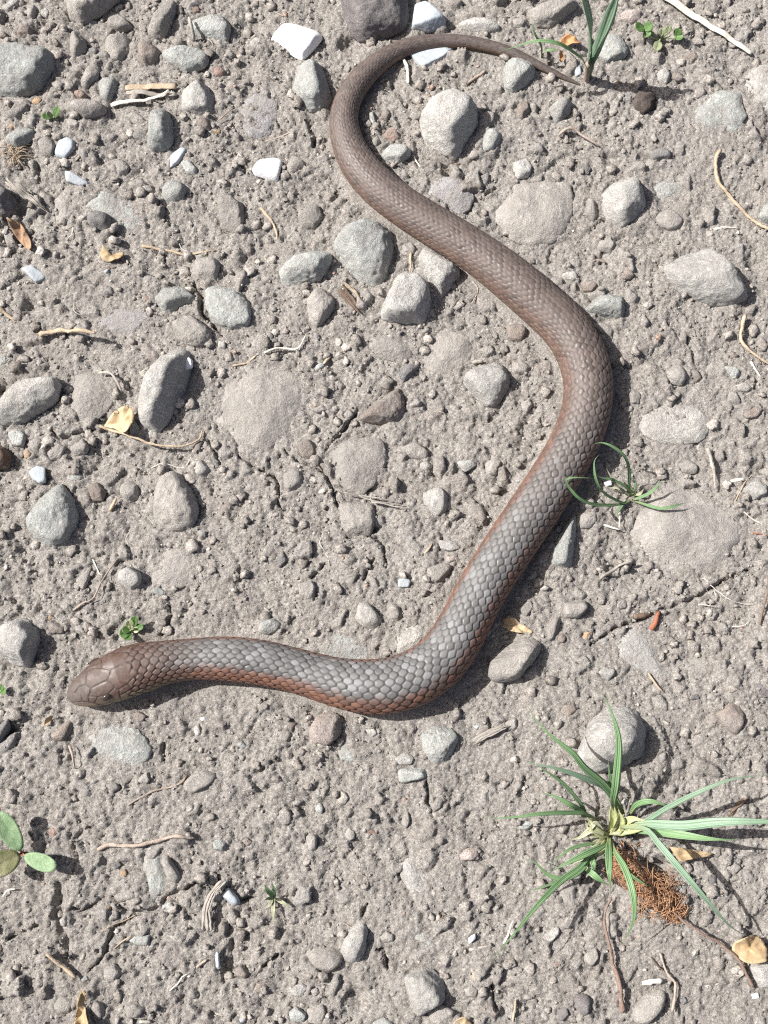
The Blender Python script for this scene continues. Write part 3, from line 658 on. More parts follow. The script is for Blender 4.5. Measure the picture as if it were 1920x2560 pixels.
st(10, [(810, 1540), (900, 1510), (950, 1560), (900, 1620), (830, 1620)], .42, 'gb', 9, 'brownish lump of stone beside the yellow dead leaf')
st(10, [(340, 1540), (400, 1460), (500, 1500), (470, 1580), (390, 1590)], .35, 'gb')
st(10, [(1380, 480), (1430, 440), (1480, 480), (1460, 540), (1390, 530)], .4, 'bg')
st(10, [(460, 190), (490, 165), (510, 205), (480, 220)], .4, 'gb')
st(10, [(300, 400), (350, 380), (385, 420), (350, 450), (310, 440)], .35, 'rd')
st(10, [(1050, 890), (1110, 860), (1140, 900), (1110, 940), (1060, 930)], .3, 'lg')
st(10, [(520, 1360), (560, 1340), (580, 1370), (540, 1385)], .3, 'bg')
st(10, [(1080, 1270), (1100, 1230), (1150, 1215), (1140, 1260)], .35, 'gb')
st(10, [(730, 820), (840, 780), (910, 830), (880, 860), (760, 870)], .3, 'gb')
st(10, [(590, 1560), (620, 1500), (680, 1520), (690, 1600), (640, 1640)], .42, 'gb')
st(10, [(1550, 1620), (1590, 1605), (1592, 1650), (1555, 1650)], .3, 'bw', 12)
st(10, [(680, 110), (760, 90), (790, 130), (740, 160)], .35, 'gb')
st(10, [(800, 155), (830, 135), (848, 165), (820, 180)], .35, 'gb')
st(10, [(1200, 250), (1250, 235), (1262, 280), (1210, 292)], .35, 'gb')
st(10, [(1245, 355), (1285, 345), (1290, 385), (1255, 395)], .35, 'gb')
st(10, [(1560, 470), (1600, 450), (1640, 480), (1600, 510)], .3, 'br')
# bottom middle
st(11, [(910, 80), (920, 0), (1080, -10), (1120, 60), (1030, 80), (950, 100)], .35, 'bg', 13, 'blue-grey flat block with a crack running down from it', 'the flat block near the crack')
st(11, [(380, 260), (410, 215), (440, 250), (430, 300), (390, 290)], .5, 'bg')
st(11, [(385, 170), (405, 135), (425, 165), (410, 195)], .35, 'bg')
st(11, [(1130, 250), (1180, 180), (1220, 200), (1200, 260), (1150, 290)], .35, 'gb')
st(11, [(120, 310), (170, 260), (230, 290), (230, 360), (180, 380)], .35, 'gb')
st(11, [(320, 450), (360, 410), (400, 430), (390, 530), (340, 550)], .45, 'gb')
st(11, [(570, 440), (600, 380), (640, 410), (640, 460), (600, 480)], .38, 'gb')
st(11, [(700, 420), (730, 390), (780, 410), (770, 450), (720, 450)], .3, 'rd')
st(11, [(940, 360), (960, 290), (990, 280), (1000, 350), (970, 400)], .4, 'gb')
st(11, [(930, 640), (1000, 580), (1060, 590), (1110, 680), (1150, 790), (1090, 860), (1040, 820), (960, 760)], .2, 'lg', 11, 'smooth pale grey flat stone alone on the bare soil', 'the smooth pale flat stone')
st(11, [(1310, 570), (1360, 520), (1430, 520), (1450, 560), (1400, 600), (1330, 600)], .42, 'pk', 9, 'small pinkish white pebble near the tip of a long grass blade', 'the small pinkish white pebble')
st(11, [(310, 1180), (370, 1150), (500, 1150), (570, 1200), (560, 1270), (480, 1330), (350, 1300)], .42, 'gb', 9, 'rounded tan-grey stone touching an upright grey one', 'the rounded tan-grey stone')
st(11, [(550, 1160), (600, 1050), (690, 980), (730, 1050), (710, 1180), (680, 1250), (600, 1260), (555, 1220)], .52, 'lg', 11, 'upright rough grey stone with a long dark shadow', 'the upright rough grey stone')
st(11, [(800, 1090), (840, 1050), (900, 1080), (890, 1130), (820, 1130)], .38, 'gb')
st(11, [(960, 1350), (1080, 1290), (1140, 1290), (1220, 1380), (1230, 1500), (1130, 1540), (1050, 1610), (1010, 1550), (970, 1420)], .5, 'lg', 11, 'big broken grey stone with smaller rubble at its shaded foot', 'the big broken grey stone')
st(11, [(1120, 1570), (1200, 1520), (1290, 1570), (1280, 1640), (1200, 1680), (1120, 1640)], .35, 'gb')
st(11, [(1010, 1060), (1080, 1060), (1200, 1150), (1160, 1200), (1080, 1190), (1040, 1140)], .18, 'bg')
st(11, [(210, 1440), (290, 1390), (340, 1420), (320, 1490), (230, 1480)], .4, 'lg')
st(11, [(340, 1430), (400, 1420), (420, 1460), (370, 1490)], .35, 'gb')
st(11, [(210, 1580), (260, 1540), (330, 1590), (310, 1650), (220, 1640)], .45, 'bg', 9, 'dark bluish pebble near the whitish crystalline one', 'the dark bluish pebble')
st(11, [(330, 1560), (440, 1520), (460, 1580), (430, 1659), (330, 1650)], .3, 'gb')
st(11, [(750, 1650), (820, 1610), (900, 1640), (930, 1710), (750, 1710)], .35, 'bg')
st(11, [(1340, 1430), (1400, 1390), (1440, 1430), (1430, 1490), (1360, 1480)], .38, 'gb')
st(11, [(-20, 1440), (0, 1390), (70, 1380), (80, 1430), (30, 1460)], .38, 'br')
st(11, [(1370, 1100), (1420, 1065), (1425, 1100), (1380, 1140)], .35, 'wh')
st(11, [(640, 1280), (700, 1270), (710, 1310), (660, 1330)], .38, 'gb')
st(11, [(1115, 975), (1130, 930), (1160, 960), (1150, 1000)], .3, 'gb')
# bottom right
st(12, [(390, 1540), (400, 1470), (470, 1450), (530, 1500), (520, 1580), (450, 1610)], .55, 'pp', 8, 'round purplish dark pebble near the large grass tuft', 'the round purplish pebble')
st(12, [(280, 1620), (290, 1560), (350, 1530), (370, 1600), (330, 1640)], .35, 'pp')
st(12, [(770, 1560), (860, 1450), (970, 1420), (1000, 1470), (970, 1560), (890, 1640), (790, 1660)], .34, 'gb', 8, 'mossy olive-brown stone near the little white stick', 'the mossy olive-brown stone')
st(12, [(210, 1080), (300, 1020), (310, 1060), (260, 1130), (215, 1120)], .25, 'pa', 13, 'pale flat chip in the shadow line of a long grass blade')
st(12, [(470, 1190), (540, 1150), (560, 1230), (510, 1290), (460, 1250)], .38, 'gb')
st(12, [(250, 1260), (300, 1240), (320, 1280), (280, 1300)], .35, 'rd')
st(12, [(1520, 1270), (1659, 1230), (1750, 1280), (1740, 1420), (1600, 1430), (1540, 1350)], .32, 'lg', 10, 'whitish speckled stone near the curled tan leaf', 'the whitish speckled stone')
st(12, [(1540, 1460), (1590, 1450), (1600, 1490), (1550, 1495)], .35, 'wh')
st(12, [(1370, 640), (1440, 600), (1490, 640), (1460, 680), (1390, 660)], .35, 'gb')
st(12, [(1270, 700), (1330, 700), (1330, 760), (1280, 760)], .38, 'dk')
st(12, [(1390, 700), (1470, 690), (1480, 730), (1410, 745)], .3, 'gb')
st(12, [(10, 380), (100, 340), (160, 350), (110, 400), (30, 410)], .25, 'bg')
st(12, [(700, 230), (725, 195), (752, 205), (745, 245)], .4, 'pa')
st(12, [(1070, 1500), (1110, 1475), (1135, 1510), (1100, 1535)], .35, 'dk')
st(12, [(530, 920), (560, 900), (580, 950), (550, 970)], .3, 'dk')

# ------------------------------------------------------------------ the snake's course (picture points: x, y, width), snout to tail tip
SN = [(177, 1748, 8), (184, 1745, 40), (210, 1734, 77), (251, 1711, 109), (316, 1683, 126), (372, 1665, 120), (415, 1657, 107), (482, 1648, 102), (559, 1647, 109), (634, 1653, 112),
      (733, 1674, 110), (821, 1701, 118), (908, 1718, 134), (989, 1714, 139), (1078, 1674, 136), (1138, 1604, 129), (1184, 1511, 124), (1233, 1428, 124), (1290, 1341, 125),
      (1357, 1242, 124), (1407, 1160, 121), (1456, 1064, 122), (1472, 976, 122), (1462, 908, 123), (1417, 825, 119), (1342, 756, 117), (1276, 697, 115), (1186, 630, 106), (1099, 575, 102),
      (1012, 522, 99), (943, 469, 97), (893, 411, 90), (868, 359, 80), (857, 307, 72), (865, 256, 66), (903, 197, 61), (962, 144, 50), (1028, 113, 41), (1103, 102, 35), (1180, 106, 32),
      (1280, 131, 28), (1318, 150, 24), (1378, 178, 17), (1430, 202, 9), (1458, 214, 3)]
SN = np.array(SN, float)
_r0 = SN[:, 2] / 2 * MPP
_xyz = unproj(SN[:, 0], SN[:, 1], .68 * _r0)
_e1 = unproj(SN[:, 0] + 10, SN[:, 1], .68 * _r0)
_mpp = np.linalg.norm(_e1 - _xyz, axis=1) / 10
SN_C = np.column_stack([_xyz[:, 0], _xyz[:, 1], SN[:, 2] / 2 * _mpp])
SN_D = catmull(SN_C, 2400)

# ------------------------------------------------------------------ ground
GX0, GX1, GY0, GY1, GS = -0.205, 0.205, -0.225, 0.265, 0.00060
gx = np.arange(GX0, GX1, GS); gy = np.arange(GY0, GY1, GS)
NX, NY = len(gx), len(gy)
X, Y = np.meshgrid(gx, gy)              # [iy, ix]
base = 0.0016 * pn2(X * 14, Y * 14, 1) + 0.0012 * pn2(X * 34, Y * 34, 2) + 0.0011 * pn2(X * 80, Y * 80, 3)
wx = X + .0025 * pn2(X * 120, Y * 120, 61); wy = Y + .0025 * pn2(X * 120, Y * 120, 62)
rough_ = .75 + .55 * sstep(-.3, .4, pn2(X * 11, Y * 11, 63))          # rougher and smoother patches
Hh = base + rough_ * (0.0011 * pn2(wx * 95, wy * 95, 64) + 0.0010 * pn2(wx * 160, wy * 160, 4) + 0.00055 * pn2(wx * 330, wy * 330, 5) + 0.00055 * pn2(X * 640, Y * 640, 6)) + 0.00030 * NR.standard_normal(X.shape)
rdg = 1 - np.abs(pn2(X * 55, Y * 55, 8))
Hh -= 0.0012 * np.clip(rdg - .86, 0, 1) / .14 * (pn2(X * 20, Y * 20, 9) > 0.05)
TINT = np.zeros_like(Hh)
def win(x, y, r):
    i0 = max(int((x - r - GX0) / GS), 0); i1 = min(int((x + r - GX0) / GS) + 2, NX)
    j0 = max(int((y - r - GY0) / GS), 0); j1 = min(int((y + r - GY0) / GS) + 2, NY)
    return slice(j0, max(j1, j0)), slice(i0, max(i1, i0))
# what is near the snake and the stones
SD = np.full_like(Hh, 9.0)
for x, y, r in SN_D[::12]:
    q = win(x, y, r * 1.8 + .004)
    if Hh[q].size:
        SD[q] = np.minimum(SD[q], np.hypot(X[q] - x, Y[q] - y) / (r + .001))
ST_IN = np.zeros(Hh.shape, bool)
def hull(P):
    P = sorted(map(tuple, P)); 
    def half(pts):
        o = []
        for p in pts:
            while len(o) > 1 and (o[-1][0] - o[-2][0]) * (p[1] - o[-2][1]) - (o[-1][1] - o[-2][1]) * (p[0] - o[-2][0]) <= 0: o.pop()
            o.append(p)
        return o[:-1]
    return np.array(half(P) + half(P[::-1]))
for s in S:
    P = unproj(s['poly'][:, 0], s['poly'][:, 1], 0)[:, :2]
    H2 = hull(P)
    c = H2.mean(0)
    nrm = []
    for a, b in zip(H2, np.roll(H2, -1, 0)):
        d = b - a; l = np.hypot(*d)
        n = np.array([d[1], -d[0]]) / (l + 1e-12)
        nrm.append((n, float(n @ (a - c)), l))
    ar = .5 * abs(np.sum(P[:, 0] * np.roll(P[:, 1], -1) - P[:, 1] * np.roll(P[:, 0], -1)))
    s.update(P=H2, cen=c, planes=nrm, size=math.sqrt(ar), rad=np.hypot(*(H2 - c).T).max())
    q = win(c[0], c[1], s['rad'])
    if Hh[q].size:
        ins = np.ones(Hh[q].shape, bool)
        for n, d, l in nrm:
            ins &= (X[q] - c[0]) * n[0] + (Y[q] - c[1]) * n[1] < d - .0006
        ST_IN[q] |= ins
        if s['k'] > .25:                       # soil heaped a little unevenly round a proud stone
            dd = np.hypot(X[q] - c[0], Y[q] - c[1]) / s['rad']
            Hh[q] += .0007 * np.exp(-((dd - .9) / .25) ** 2)
# pits
PITS = [(1, 40, 1480, 120, 6), (1, 140, 1360, 60, 4), (4, 200, 320, 55, 4), (4, 20, 860, 60, 5), (11, 650, 1490, 60, 3.5), (3, 630, 1025, 50, 3), (9, 860, 60, 40, 2.5),
        (5, 720, 740, 45, 3), (2, 600, 270, 60, 3.5), (2, 1250, 1090, 70, 3), (9, 480, 690, 60, 2.5), (12, 950, 690, 130, 4), (12, 780, 480, 90, 3.5), (7, 470, 1600, 60, 4),
        (4, 80, 1330, 70, 4), (10, 380, 870, 45, 4), (10, 1490, 1300, 60, 4), (6, 1560, 60, 50, 3), (3, 870, 1040, 40, 2.5), (4, 700, 1080, 60, 3), (11, 190, 1010, 50, 3),
        (1, 150, 1050, 80, 3), (7, 50, 1450, 70, 4), (1, 980, 660, 90, 2.5), (9, 650, 360, 60, 2.5), (6, 1130, 530, 45, 2), (5, 60, 880, 70, 2), (8, 760, 110, 40, 4), (6, 1610, 1400, 60, 3)]
for t, zx, zy, zr, dep in PITS:
    a = T(t, [(zx, zy)])[0]; p = unproj(a[0], a[1]); r = zr / ZF * MPP
    q = win(p[0], p[1], r * 2.2)
    if Hh[q].size:
        d = np.hypot(X[q] - p[0], Y[q] - p[1]) / r * (1 + .5 * pn2(X[q] * 260, Y[q] * 260, 31))
        Hh[q] -= dep / 1000 * np.exp(-d ** 2.6)
# small stones that are part of the packed soil
for i in range(6400):
    x = NR.uniform(GX0, GX1); y = NR.uniform(GY0, GY1)
    if i < 1150: r = NR.uniform(.0014, .0042) * NR.uniform(.6, 1)
    else: r = min(.00055 * (1 - NR.random()) ** -.58, .0024)
    ix = min(int((x - GX0) / GS), NX - 1); iy = min(int((y - GY0) / GS), NY - 1)
    if ST_IN[iy, ix]: continue
    q = win(x, y, r * 1.6)
    if not Hh[q].size: continue
    dx = (X[q] - x) / r; dy = (Y[q] - y) / r
    # an uneven many-sided lump with a flattish, leaning top
    th = np.sort(NR.uniform(0, 6.28, 7)); dd = NR.uniform(.55, 1.0, 7)
    d = np.zeros(dx.shape)
    for t_, d_ in zip(th, dd): d = np.maximum(d, (dx * math.cos(t_) + dy * math.sin(t_)) / d_)
    d = d + .22 * pn2(X[q] / r * .9 + i, Y[q] / r * .9, 71)
    hh_ = NR.uniform(.2, .95)
    prof = np.clip((1.0 - d) * NR.uniform(1.6, 3.2), 0, 1) ** .75
    dome = base[iy, ix] + r * (hh_ * prof + .22 * (dx * NR.normal() + dy * NR.normal()) * prof * .5) * (1 + .2 * pn2(X[q] * 700, Y[q] * 700, i))
    m = (d < 1) & (dome > Hh[q])
    Hh[q] = np.where(m, dome, Hh[q])
    TINT[q] = np.where(m, NR.normal(.05, .38), TINT[q])
# cracks
CR = [(5, [(30, 1380), (140, 1460), (150, 1600), (190, 1659)], 9), (5, [(450, 1250), (580, 1110), (660, 1000)], 7), (5, [(180, 1250), (280, 1330), (440, 1400), (540, 1640)], 8),
      (9, [(510, 860), (660, 760), (800, 710), (960, 640), (1130, 580), (1290, 500), (1400, 430), (1550, 370)], 9),
      (10, [(470, 910), (540, 920), (660, 850), (740, 850), (800, 920), (890, 940), (1040, 900), (1090, 830), (1200, 780), (1290, 740), (1360, 780)], 16),
      (10, [(360, 740), (390, 860), (380, 960), (420, 1080), (430, 1220)], 34), (10, [(890, 940), (790, 1010), (730, 1060), (700, 1140), (660, 1240), (560, 1320)], 14),
      (10, [(40, 1110), (240, 1030)], 10), (10, [(480, 550), (490, 450), (560, 390), (640, 390)], 12), (10, [(1560, 860), (1659, 840)], 14), (11, [(780, 1180), (830, 1190), (860, 1310)], 10),
      (11, [(680, 960), (725, 880)], 10), (7, [(1090, 590), (1100, 680), (1050, 800)], 9), (8, [(580, 160), (800, 180), (850, 400)], 10), (8, [(360, 430), (450, 340)], 8),
      (4, [(1350, 1190), (1430, 1350)], 8), (4, [(1540, 1290), (1659, 1370)], 10), (4, [(1220, 100), (1240, 170), (1300, 250), (1310, 360), (1370, 430), (1440, 520)], 12),
      (2, [(1490, 1260), (1560, 1220)], 7), (11, [(1110, 90), (1110, 200), (1140, 290)], 10), (11, [(1520, 1400), (1560, 1560)], 7), (7, [(1060, 1500), (1060, 1620)], 9),
      (4, [(340, 1130), (380, 1180), (500, 1140), (620, 1120)], 9), (8, [(700, 440), (760, 300)], 9), (3, [(350, 1340), (400, 1190)], 9), (10, [(1450, 1390), (1490, 1260), (1500, 1110)], 22),
      (2, [(370, 950), (390, 890)], 7), (1, [(740, 1500), (760, 1560)], 9), (11, [(40, 1300), (140, 1210)], 9)]
for t, pts, wd in CR:
    a = T(t, pts); g = unproj(a[:, 0], a[:, 1])[:, :2]
    L = np.linalg.norm(np.diff(g, axis=0), axis=1).sum()
    pth = catmull(g, max(int(L / .0007), 6))
    wdt = max(wd / ZF * MPP * .62, .0005)
    pth = pth + .0006 * np.column_stack([pn2(pth[:, 0] * 420, pth[:, 1] * 420, 41), pn2(pth[:, 0] * 420, pth[:, 1] * 420, 42)])
    n = len(pth)
    for i, (x, y) in enumerate(pth):
        ww = wdt * (.55 + .45 * math.sin(math.pi * (i + 1) / (n + 1))) * (1 + .35 * math.sin(i * .9))
        q = win(x, y, ww * 3)
        if Hh[q].size:
            d = np.hypot(X[q] - x, Y[q] - y) / ww
            lim = base[q] - .0032 * np.clip(1.6 - d, 0, 1)
            Hh[q] = np.where(d < 1.6, np.minimum(Hh[q], lim), Hh[q])
# the snake presses the soil
wgt = sstep(1.35, .75, SD)
Hh = Hh * (1 - wgt) + (-.0004) * wgt
edge = np.minimum(np.minimum(X - GX0, GX1 - X), np.minimum(Y - GY0, GY1 - Y))
Hh *= sstep(0, .02, edge)
def ground_z(x, y):
    fx = np.clip((np.asarray(x) - GX0) / GS, 0, NX - 1.001); fy = np.clip((np.asarray(y) - GY0) / GS, 0, NY - 1.001)
    return Hh[fy.astype(int), fx.astype(int)]
def base_z(x, y):
    fx = np.clip((np.asarray(x) - GX0) / GS, 0, NX - 1.001); fy = np.clip((np.asarray(y) - GY0) / GS, 0, NY - 1.001)
    b = base[fy.astype(int), fx.astype(int)]
    return b * (1 - wgt[fy.astype(int), fx.astype(int)])
V1 = np.column_stack([X.ravel(), Y.ravel(), Hh.ravel()])
F1 = grid_faces(NY, NX)
# the plain beyond: rings going out from the border of the fine sheet
ring = np.vstack([np.column_stack([np.linspace(GX0, GX1 - GS, 60), np.full(60, GY0)])[:-1], np.column_stack([np.full(60, gx[-1]), np.linspace(GY0, gy[-1], 60)])[:-1],
                  np.column_stack([np.linspace(gx[-1], GX0, 60), np.full(60, gy[-1])])[:-1], np.column_stack([np.full(60, GX0), np.linspace(gy[-1], GY0, 60)])[:-1]])
cc = ring.mean(0)
RR = []
for k, f in enumerate([.985] + list(np.geomspace(1.0, 60, 90))):
    pts = cc + (ring - cc) * f
    z = np.full(len(pts), -.003) if k == 0 else (.004 * pn2(pts[:, 0] * 30, pts[:, 1] * 30, 5) + .003 * pn2(pts[:, 0] * 90, pts[:, 1] * 90, 6)) * min(1, (f - 1) * 8) + .01 * pn2(pts[:, 0] * 2, pts[:, 1] * 2, 7) * min(1, (f - 1)) - .0003
    RR.append(np.column_stack([pts, z]))
V2 = np.vstack(RR); F2 = grid_faces(len(RR), len(ring), True)[:, ::-1] + len(V1)
gm = mesh_np('ground', np.vstack([V1, V2]), np.vstack([F1, F2]))
float_attr(gm, 'tint', np.r_[TINT.ravel(), np.zeros(len(V2))])
tag(link('ground', gm, M_GROUND), 'dry pale grey-brown soil packed with grit, pits and fine cracks', kind='structure')

# ------------------------------------------------------------------ the snake
def build_snake():
    P = SN_D
    seg = np.r_[0, np.cumsum(np.hypot(*np.diff(P[:, :2], axis=0).T))]
    Ltot = seg[-1]
    fine = np.arange(0, .046, .00028); rest = np.arange(.046, Ltot, .00047)
    sv = np.r_[fine, rest, Ltot]
    ns = len(sv)
    k = np.ones(81) / 81
    def sm(a): return np.convolve(np.r_[2 * a[0] - a[40:0:-1], a, 2 * a[-1] - a[-2:-42:-1]], k, 'valid')
    cx = np.interp(sv, seg, sm(P[:, 0])); cy = np.interp(sv, seg, sm(P[:, 1]))
    rr = np.interp(sv, seg, P[:, 2])
    rr = np.maximum(rr, .00025)
    tx = np.gradient(cx, sv); ty = np.gradient(cy, sv); l = np.hypot(tx, ty); tx /= l; ty /= l
    sx, sy = -ty, tx                       # sideways
    # vertical profile
    mm = .001
    zb = np.interp(sv, [0, .010, .030, .055, .085, Ltot], [.0046, .0034, .0026, .0012, 0, 0]) - .0003
    body_h = 1.72 * rr
    head_h = np.interp(sv, [0, .0010, .0035, .008, .014, .021, .028, .036], [.0012, .0034, .0062, .0092, .0116, .0132, .0136, .0130])
    hw = sstep(.042, .030, sv)
    hh = body_h * (1 - hw) + head_h * hw
    zc = zb + hh * np.interp(sv, [0, .03, .05, Ltot], [.42, .42, .45, .45])
    up = zb + hh - zc; dn = zc - zb
    nph = 168
    ph = np.r_[np.linspace(math.radians(-42), math.radians(222), 140), np.linspace(math.radians(222), math.radians(318), 30)[1:-1]]
    nph = len(ph)
    c, s = np.cos(ph), np.sin(ph)
    e = np.interp(sv, [0, .02, .034, .05, Ltot], [.86, .80, .84, 1, 1])[:, None]     # head squarer in section
    cs = np.sign(c)[None] * np.abs(c)[None] ** e
    ssn = np.sign(s)[None] * np.abs(s)[None] ** e
    # scale pattern
    deg = np.degrees(ph)[None, :] + 0 * sv[:, None]
    Ls = np.interp(sv, [0, .04, .12, .25, .36, .5, Ltot], [.0028, .0033, .0038, .0031, .0023, .0020, .0011])
    Ls = np.minimum(Ls, rr * .62)
    u = np.r_[0, np.cumsum(np.diff(sv) / Ls[1:])][:, None] + 0 * deg
    dphi = np.interp(sv, [0, .20, .34, Ltot], [13.6, 13.2, 10.6, 10.6])[:, None]
    roll = np.interp(sv, [0, .10, .17, .24, Ltot], [17, 17, 12, 0, 0])[:, None]
    pd = deg + roll                        # angle on the skin: the back line leans away at the front
    v = (pd - 90) / dphi
    best = np.full(u.shape, -9.); sec = np.full(u.shape, -9.); bid = np.zeros(u.shape, np.int64); bdu = np.zeros(u.shape)
    for dj in (-1, 0, 1, 2):
        j = np.floor(v) + dj
        off = np.where(np.mod(j, 2) == 0, 0, .5)
        for di in (0, 1):
            m = np.floor(u - off) + di
            du = u - (m + off); dv = v - j
            F = 1 - (du / .60) ** 2 - (dv / .85) ** 2
            new = F > best
            sec = np.where(new, best, np.maximum(sec, F))
            bid = np.where(new, (m * 211 + j).astype(np.int64), bid)
            bdu = np.where(new, du, bdu)
            best = np.where(new, F, best)
    gap = best - sec
    groove = 1 - sstep(0, .33, gap)
    dome = np.clip(best, -.5, 1)
    rnd = _h(bid & 0xffffffff).astype(float) / 4294967296.0
    belly = sstep(-28, -40, pd) + sstep(208, 220, pd)
    tt = np.abs(pd - 90)
    headw = sstep(.0015, -.0015, sv[:, None] - (.0262 - .0045 * sstep(40, 75, tt)))
    headc_w = sstep(.058, .027, sv[:, None] + .004 * (rnd - .5))
    amp = np.minimum(.00036, .055 * rr)[:, None] * np.interp(sv, [0, .2, .33, .45, Ltot], [1.15, 1.1, .75, .55, .5])[:, None]
    h = amp * (.32 * dome + .50 * bdu - 1.2 * groove) * (1 - belly) * (1 - headw)
    # loose wrinkles where the front bends
    nz = pn2(sv[:, None] * 60 + 0 * deg, deg / 40, 77)
    A = rr[:, None] * cs
    Z = np.where(ssn > 0, up[:, None] * ssn, dn[:, None] * ssn)
    # close the snout
    nx_ = cs / np.hypot(cs, ssn); nz_ = ssn / np.hypot(cs, ssn)
    def pos(h):
        x = cx[:, None] + sx[:, None] * (A + h * nx_)
        y = cy[:, None] + sy[:, None] * (A + h * nx_)
        z = zc[:, None] + Z + h * nz_
        return np.stack([x, y, z], -1)
    V0 = pos(h)
    # plates on the head: grooves following the sutures seen in the photograph, laid on the head's surface
    HL = [[(650, 400), (780, 380), (900, 385), (975, 415), (980, 460), (950, 515), (900, 530), (790, 565), (700, 615), (650, 640)],
          [(980, 490), (1030, 540), (1055, 625), (980, 720), (880, 830), (760, 905), (700, 880)],
          [(650, 640), (640, 700), (600, 780), (500, 830), (370, 895), (365, 960), (340, 1000)],
          [(650, 640), (590, 615), (520, 605), (515, 500)], [(300, 735), (300, 835), (370, 895)], [(300, 735), (320, 650), (420, 600), (520, 605)],
          [(600, 780), (680, 850), (700, 880)], [(340, 1000), (480, 1010), (620, 965), (700, 880)], [(130, 1085), (260, 1075), (420, 1100), (600, 1140), (780, 1080), (1000, 1010), (1200, 930)],
          [(760, 905), (775, 990), (880, 935), (1000, 850)], [(775, 990), (800, 1060)], [(880, 830), (930, 890), (1060, 850)], [(980, 720), (990, 770), (1070, 770), (1110, 700)],
          [(930, 890), (990, 940), (1080, 890)], [(340, 1000), (350, 1090)], [(420, 1100), (470, 1010)], [(250, 1070), (240, 1000)], [(300, 835), (200, 870), (140, 960)]]
    hv = sv < .040
    qx, qy = proj(V0[hv])
    D = np.full(qx.shape, 1e9)
    for ln in HL:
        q = np.array(ln) / 5.53 + np.array([160, 1560])
        for a, b in zip(q[:-1], q[1:]):
            ab = b - a; t = np.clip(((qx - a[0]) * ab[0] + (qy - a[1]) * ab[1]) / (ab @ ab), 0, 1)
            D = np.minimum(D, np.hypot(qx - a[0] - t * ab[0], qy - a[1] - t * ab[1]))
    hg = np.zeros(u.shape)
    hg[hv] = np.exp(-(D / 1.25) ** 2) * (np.sin(ph) > -.3)[None]
    hg *= sstep(.030, .0265, sv)[:, None]
    h = h - .00026 * hg
    V0 = pos(h)
    # colours of the skin
    t = np.abs(pd - 90)
    S_ = sv[:, None]
    dors = np.array([[.150, .132, .118]]) ; front = np.array([.138, .136, .132]); mid = np.array([.112, .085, .073]); tail = np.array([.078, .061, .054])
    fk = [0, .10, .21, .30, .45, Ltot]
    dor = np.stack([np.interp(sv, [0, .05, .18, .26, .42, Ltot], [a, a, a, b, b, d]) for a, b, d in zip(front, mid, tail)], -1)[:, None, :]
    fl1 = np.array([.165, .074, .045]); fl2 = np.array([.142, .090, .068]); fl3 = np.array([.13, .085, .052])
    flk = np.stack([np.interp(sv, [0, .17, .27, .42, Ltot], [a, a, b, b, d]) for a, b, d in zip(fl1, fl2, fl3)], -1)[:, None, :]
    edge0 = np.interp(sv, [0, .045, .12, .24, .4, Ltot], [30, 30, 36, 34, 55, 40])[:, None]
    brn = np.array([.112, .074, .060])
    jit = (rnd - .5) * 14
    f1 = sstep(0, 1, (t - edge0 + jit) / 22)[..., None]; f2 = sstep(0, 1, (t - edge0 - 16 + jit) / 22)[..., None]
    C = dor * (1 - f1) + (brn * .6 + flk * .4) * f1
    C = C * (1 - f2) + flk * f2
    C = C * (.80 + .40 * rnd[..., None])
    pale_sheen = (sstep(.72, .95, rnd) * sstep(60, 25, t) * sstep(.30, .14, S_) * .55)[..., None]      # whitish back scales, with the grey sheen painted into their colour
    C = C * (1 - pale_sheen) + np.array([.26, .265, .27]) * pale_sheen
    bel = sstep(118, 132, t)[..., None]
    C = C * (1 - bel) + np.array([.40, .30, .21]) * bel
    headc = np.stack([np.interp(sv, [0, .010, .022, .04], [a, b, d, d]) for a, b, d in zip((.105, .088, .077), (.078, .051, .040), (.080, .042, .028))], -1)[:, None, :] * (1 + .12 * nz[..., None])
    lip = (sstep(66, 82, t) * (.75 + .5 * pn2(sv[:, None] * 420 + 0 * deg, deg / 16, 78)))[..., None].clip(0, 1)
    headc = headc * (1 - lip) + np.array([.25, .185, .11]) * lip
    headc = headc * (1 + .22 * (rnd[..., None] - .5) * (1 - headw[..., None]))
    hcw = np.maximum(headw, headc_w)[..., None]
    C = C * (1 - hcw) + headc * hcw
    gk = np.clip(groove * (1 - belly) * (1 - headw) * np.interp(sv, [0, .2, .3, Ltot], [.95, .9, .5, .35])[:, None] + .9 * hg, 0, 1)[..., None]
    C = C * (1 - gk) + np.array([.022, .018, .016]) * gk
    V = V0.reshape(-1, 3)
    F = grid_faces(ns, nph, True)[:, ::-1]
    # caps
    tip0 = V0[0].mean(0) ; tip0[:2] -= np.array([tx[0], ty[0]]) * .0003
    tip1 = V0[-1].mean(0)
    n = len(V)
    V = np.vstack([V, tip0, tip1])
    me = mesh_np('snake', V, F)
    import bmesh
    bm = bmesh.new(); bm.from_mesh(me); bm.verts.ensure_lookup_table()
    for j in range(nph):
        j2 = (j + 1) % nph
        for a, b, cidx in ((j, j2, n), ((ns - 1) * nph + j2, (ns - 1) * nph + j, n + 1)):
            f = bm.faces.new((bm.verts[a], bm.verts[b], bm.verts[cidx])); f.smooth = True
    bm.normal_update(); bmesh.ops.recalc_face_normals(bm, faces=bm.faces[:])
    bm.to_mesh(me); bm.free()
    col_attr(me, 'skin', np.vstack([C.reshape(-1, 3), C[0].mean(0), C[-1].mean(0)]))
    float_attr(me, 'scuff', np.r_[rnd.ravel(), 0, 0])
    root = link('snake', me, M_SNAKE)
    tag(root, 'slender brown-grey snake with orange flanks stretched in an S on the soil', 'snake')
    # eyes
    i = np.argmin(np.abs(sv - .0165))
    qx, qy = proj(V0[hv])
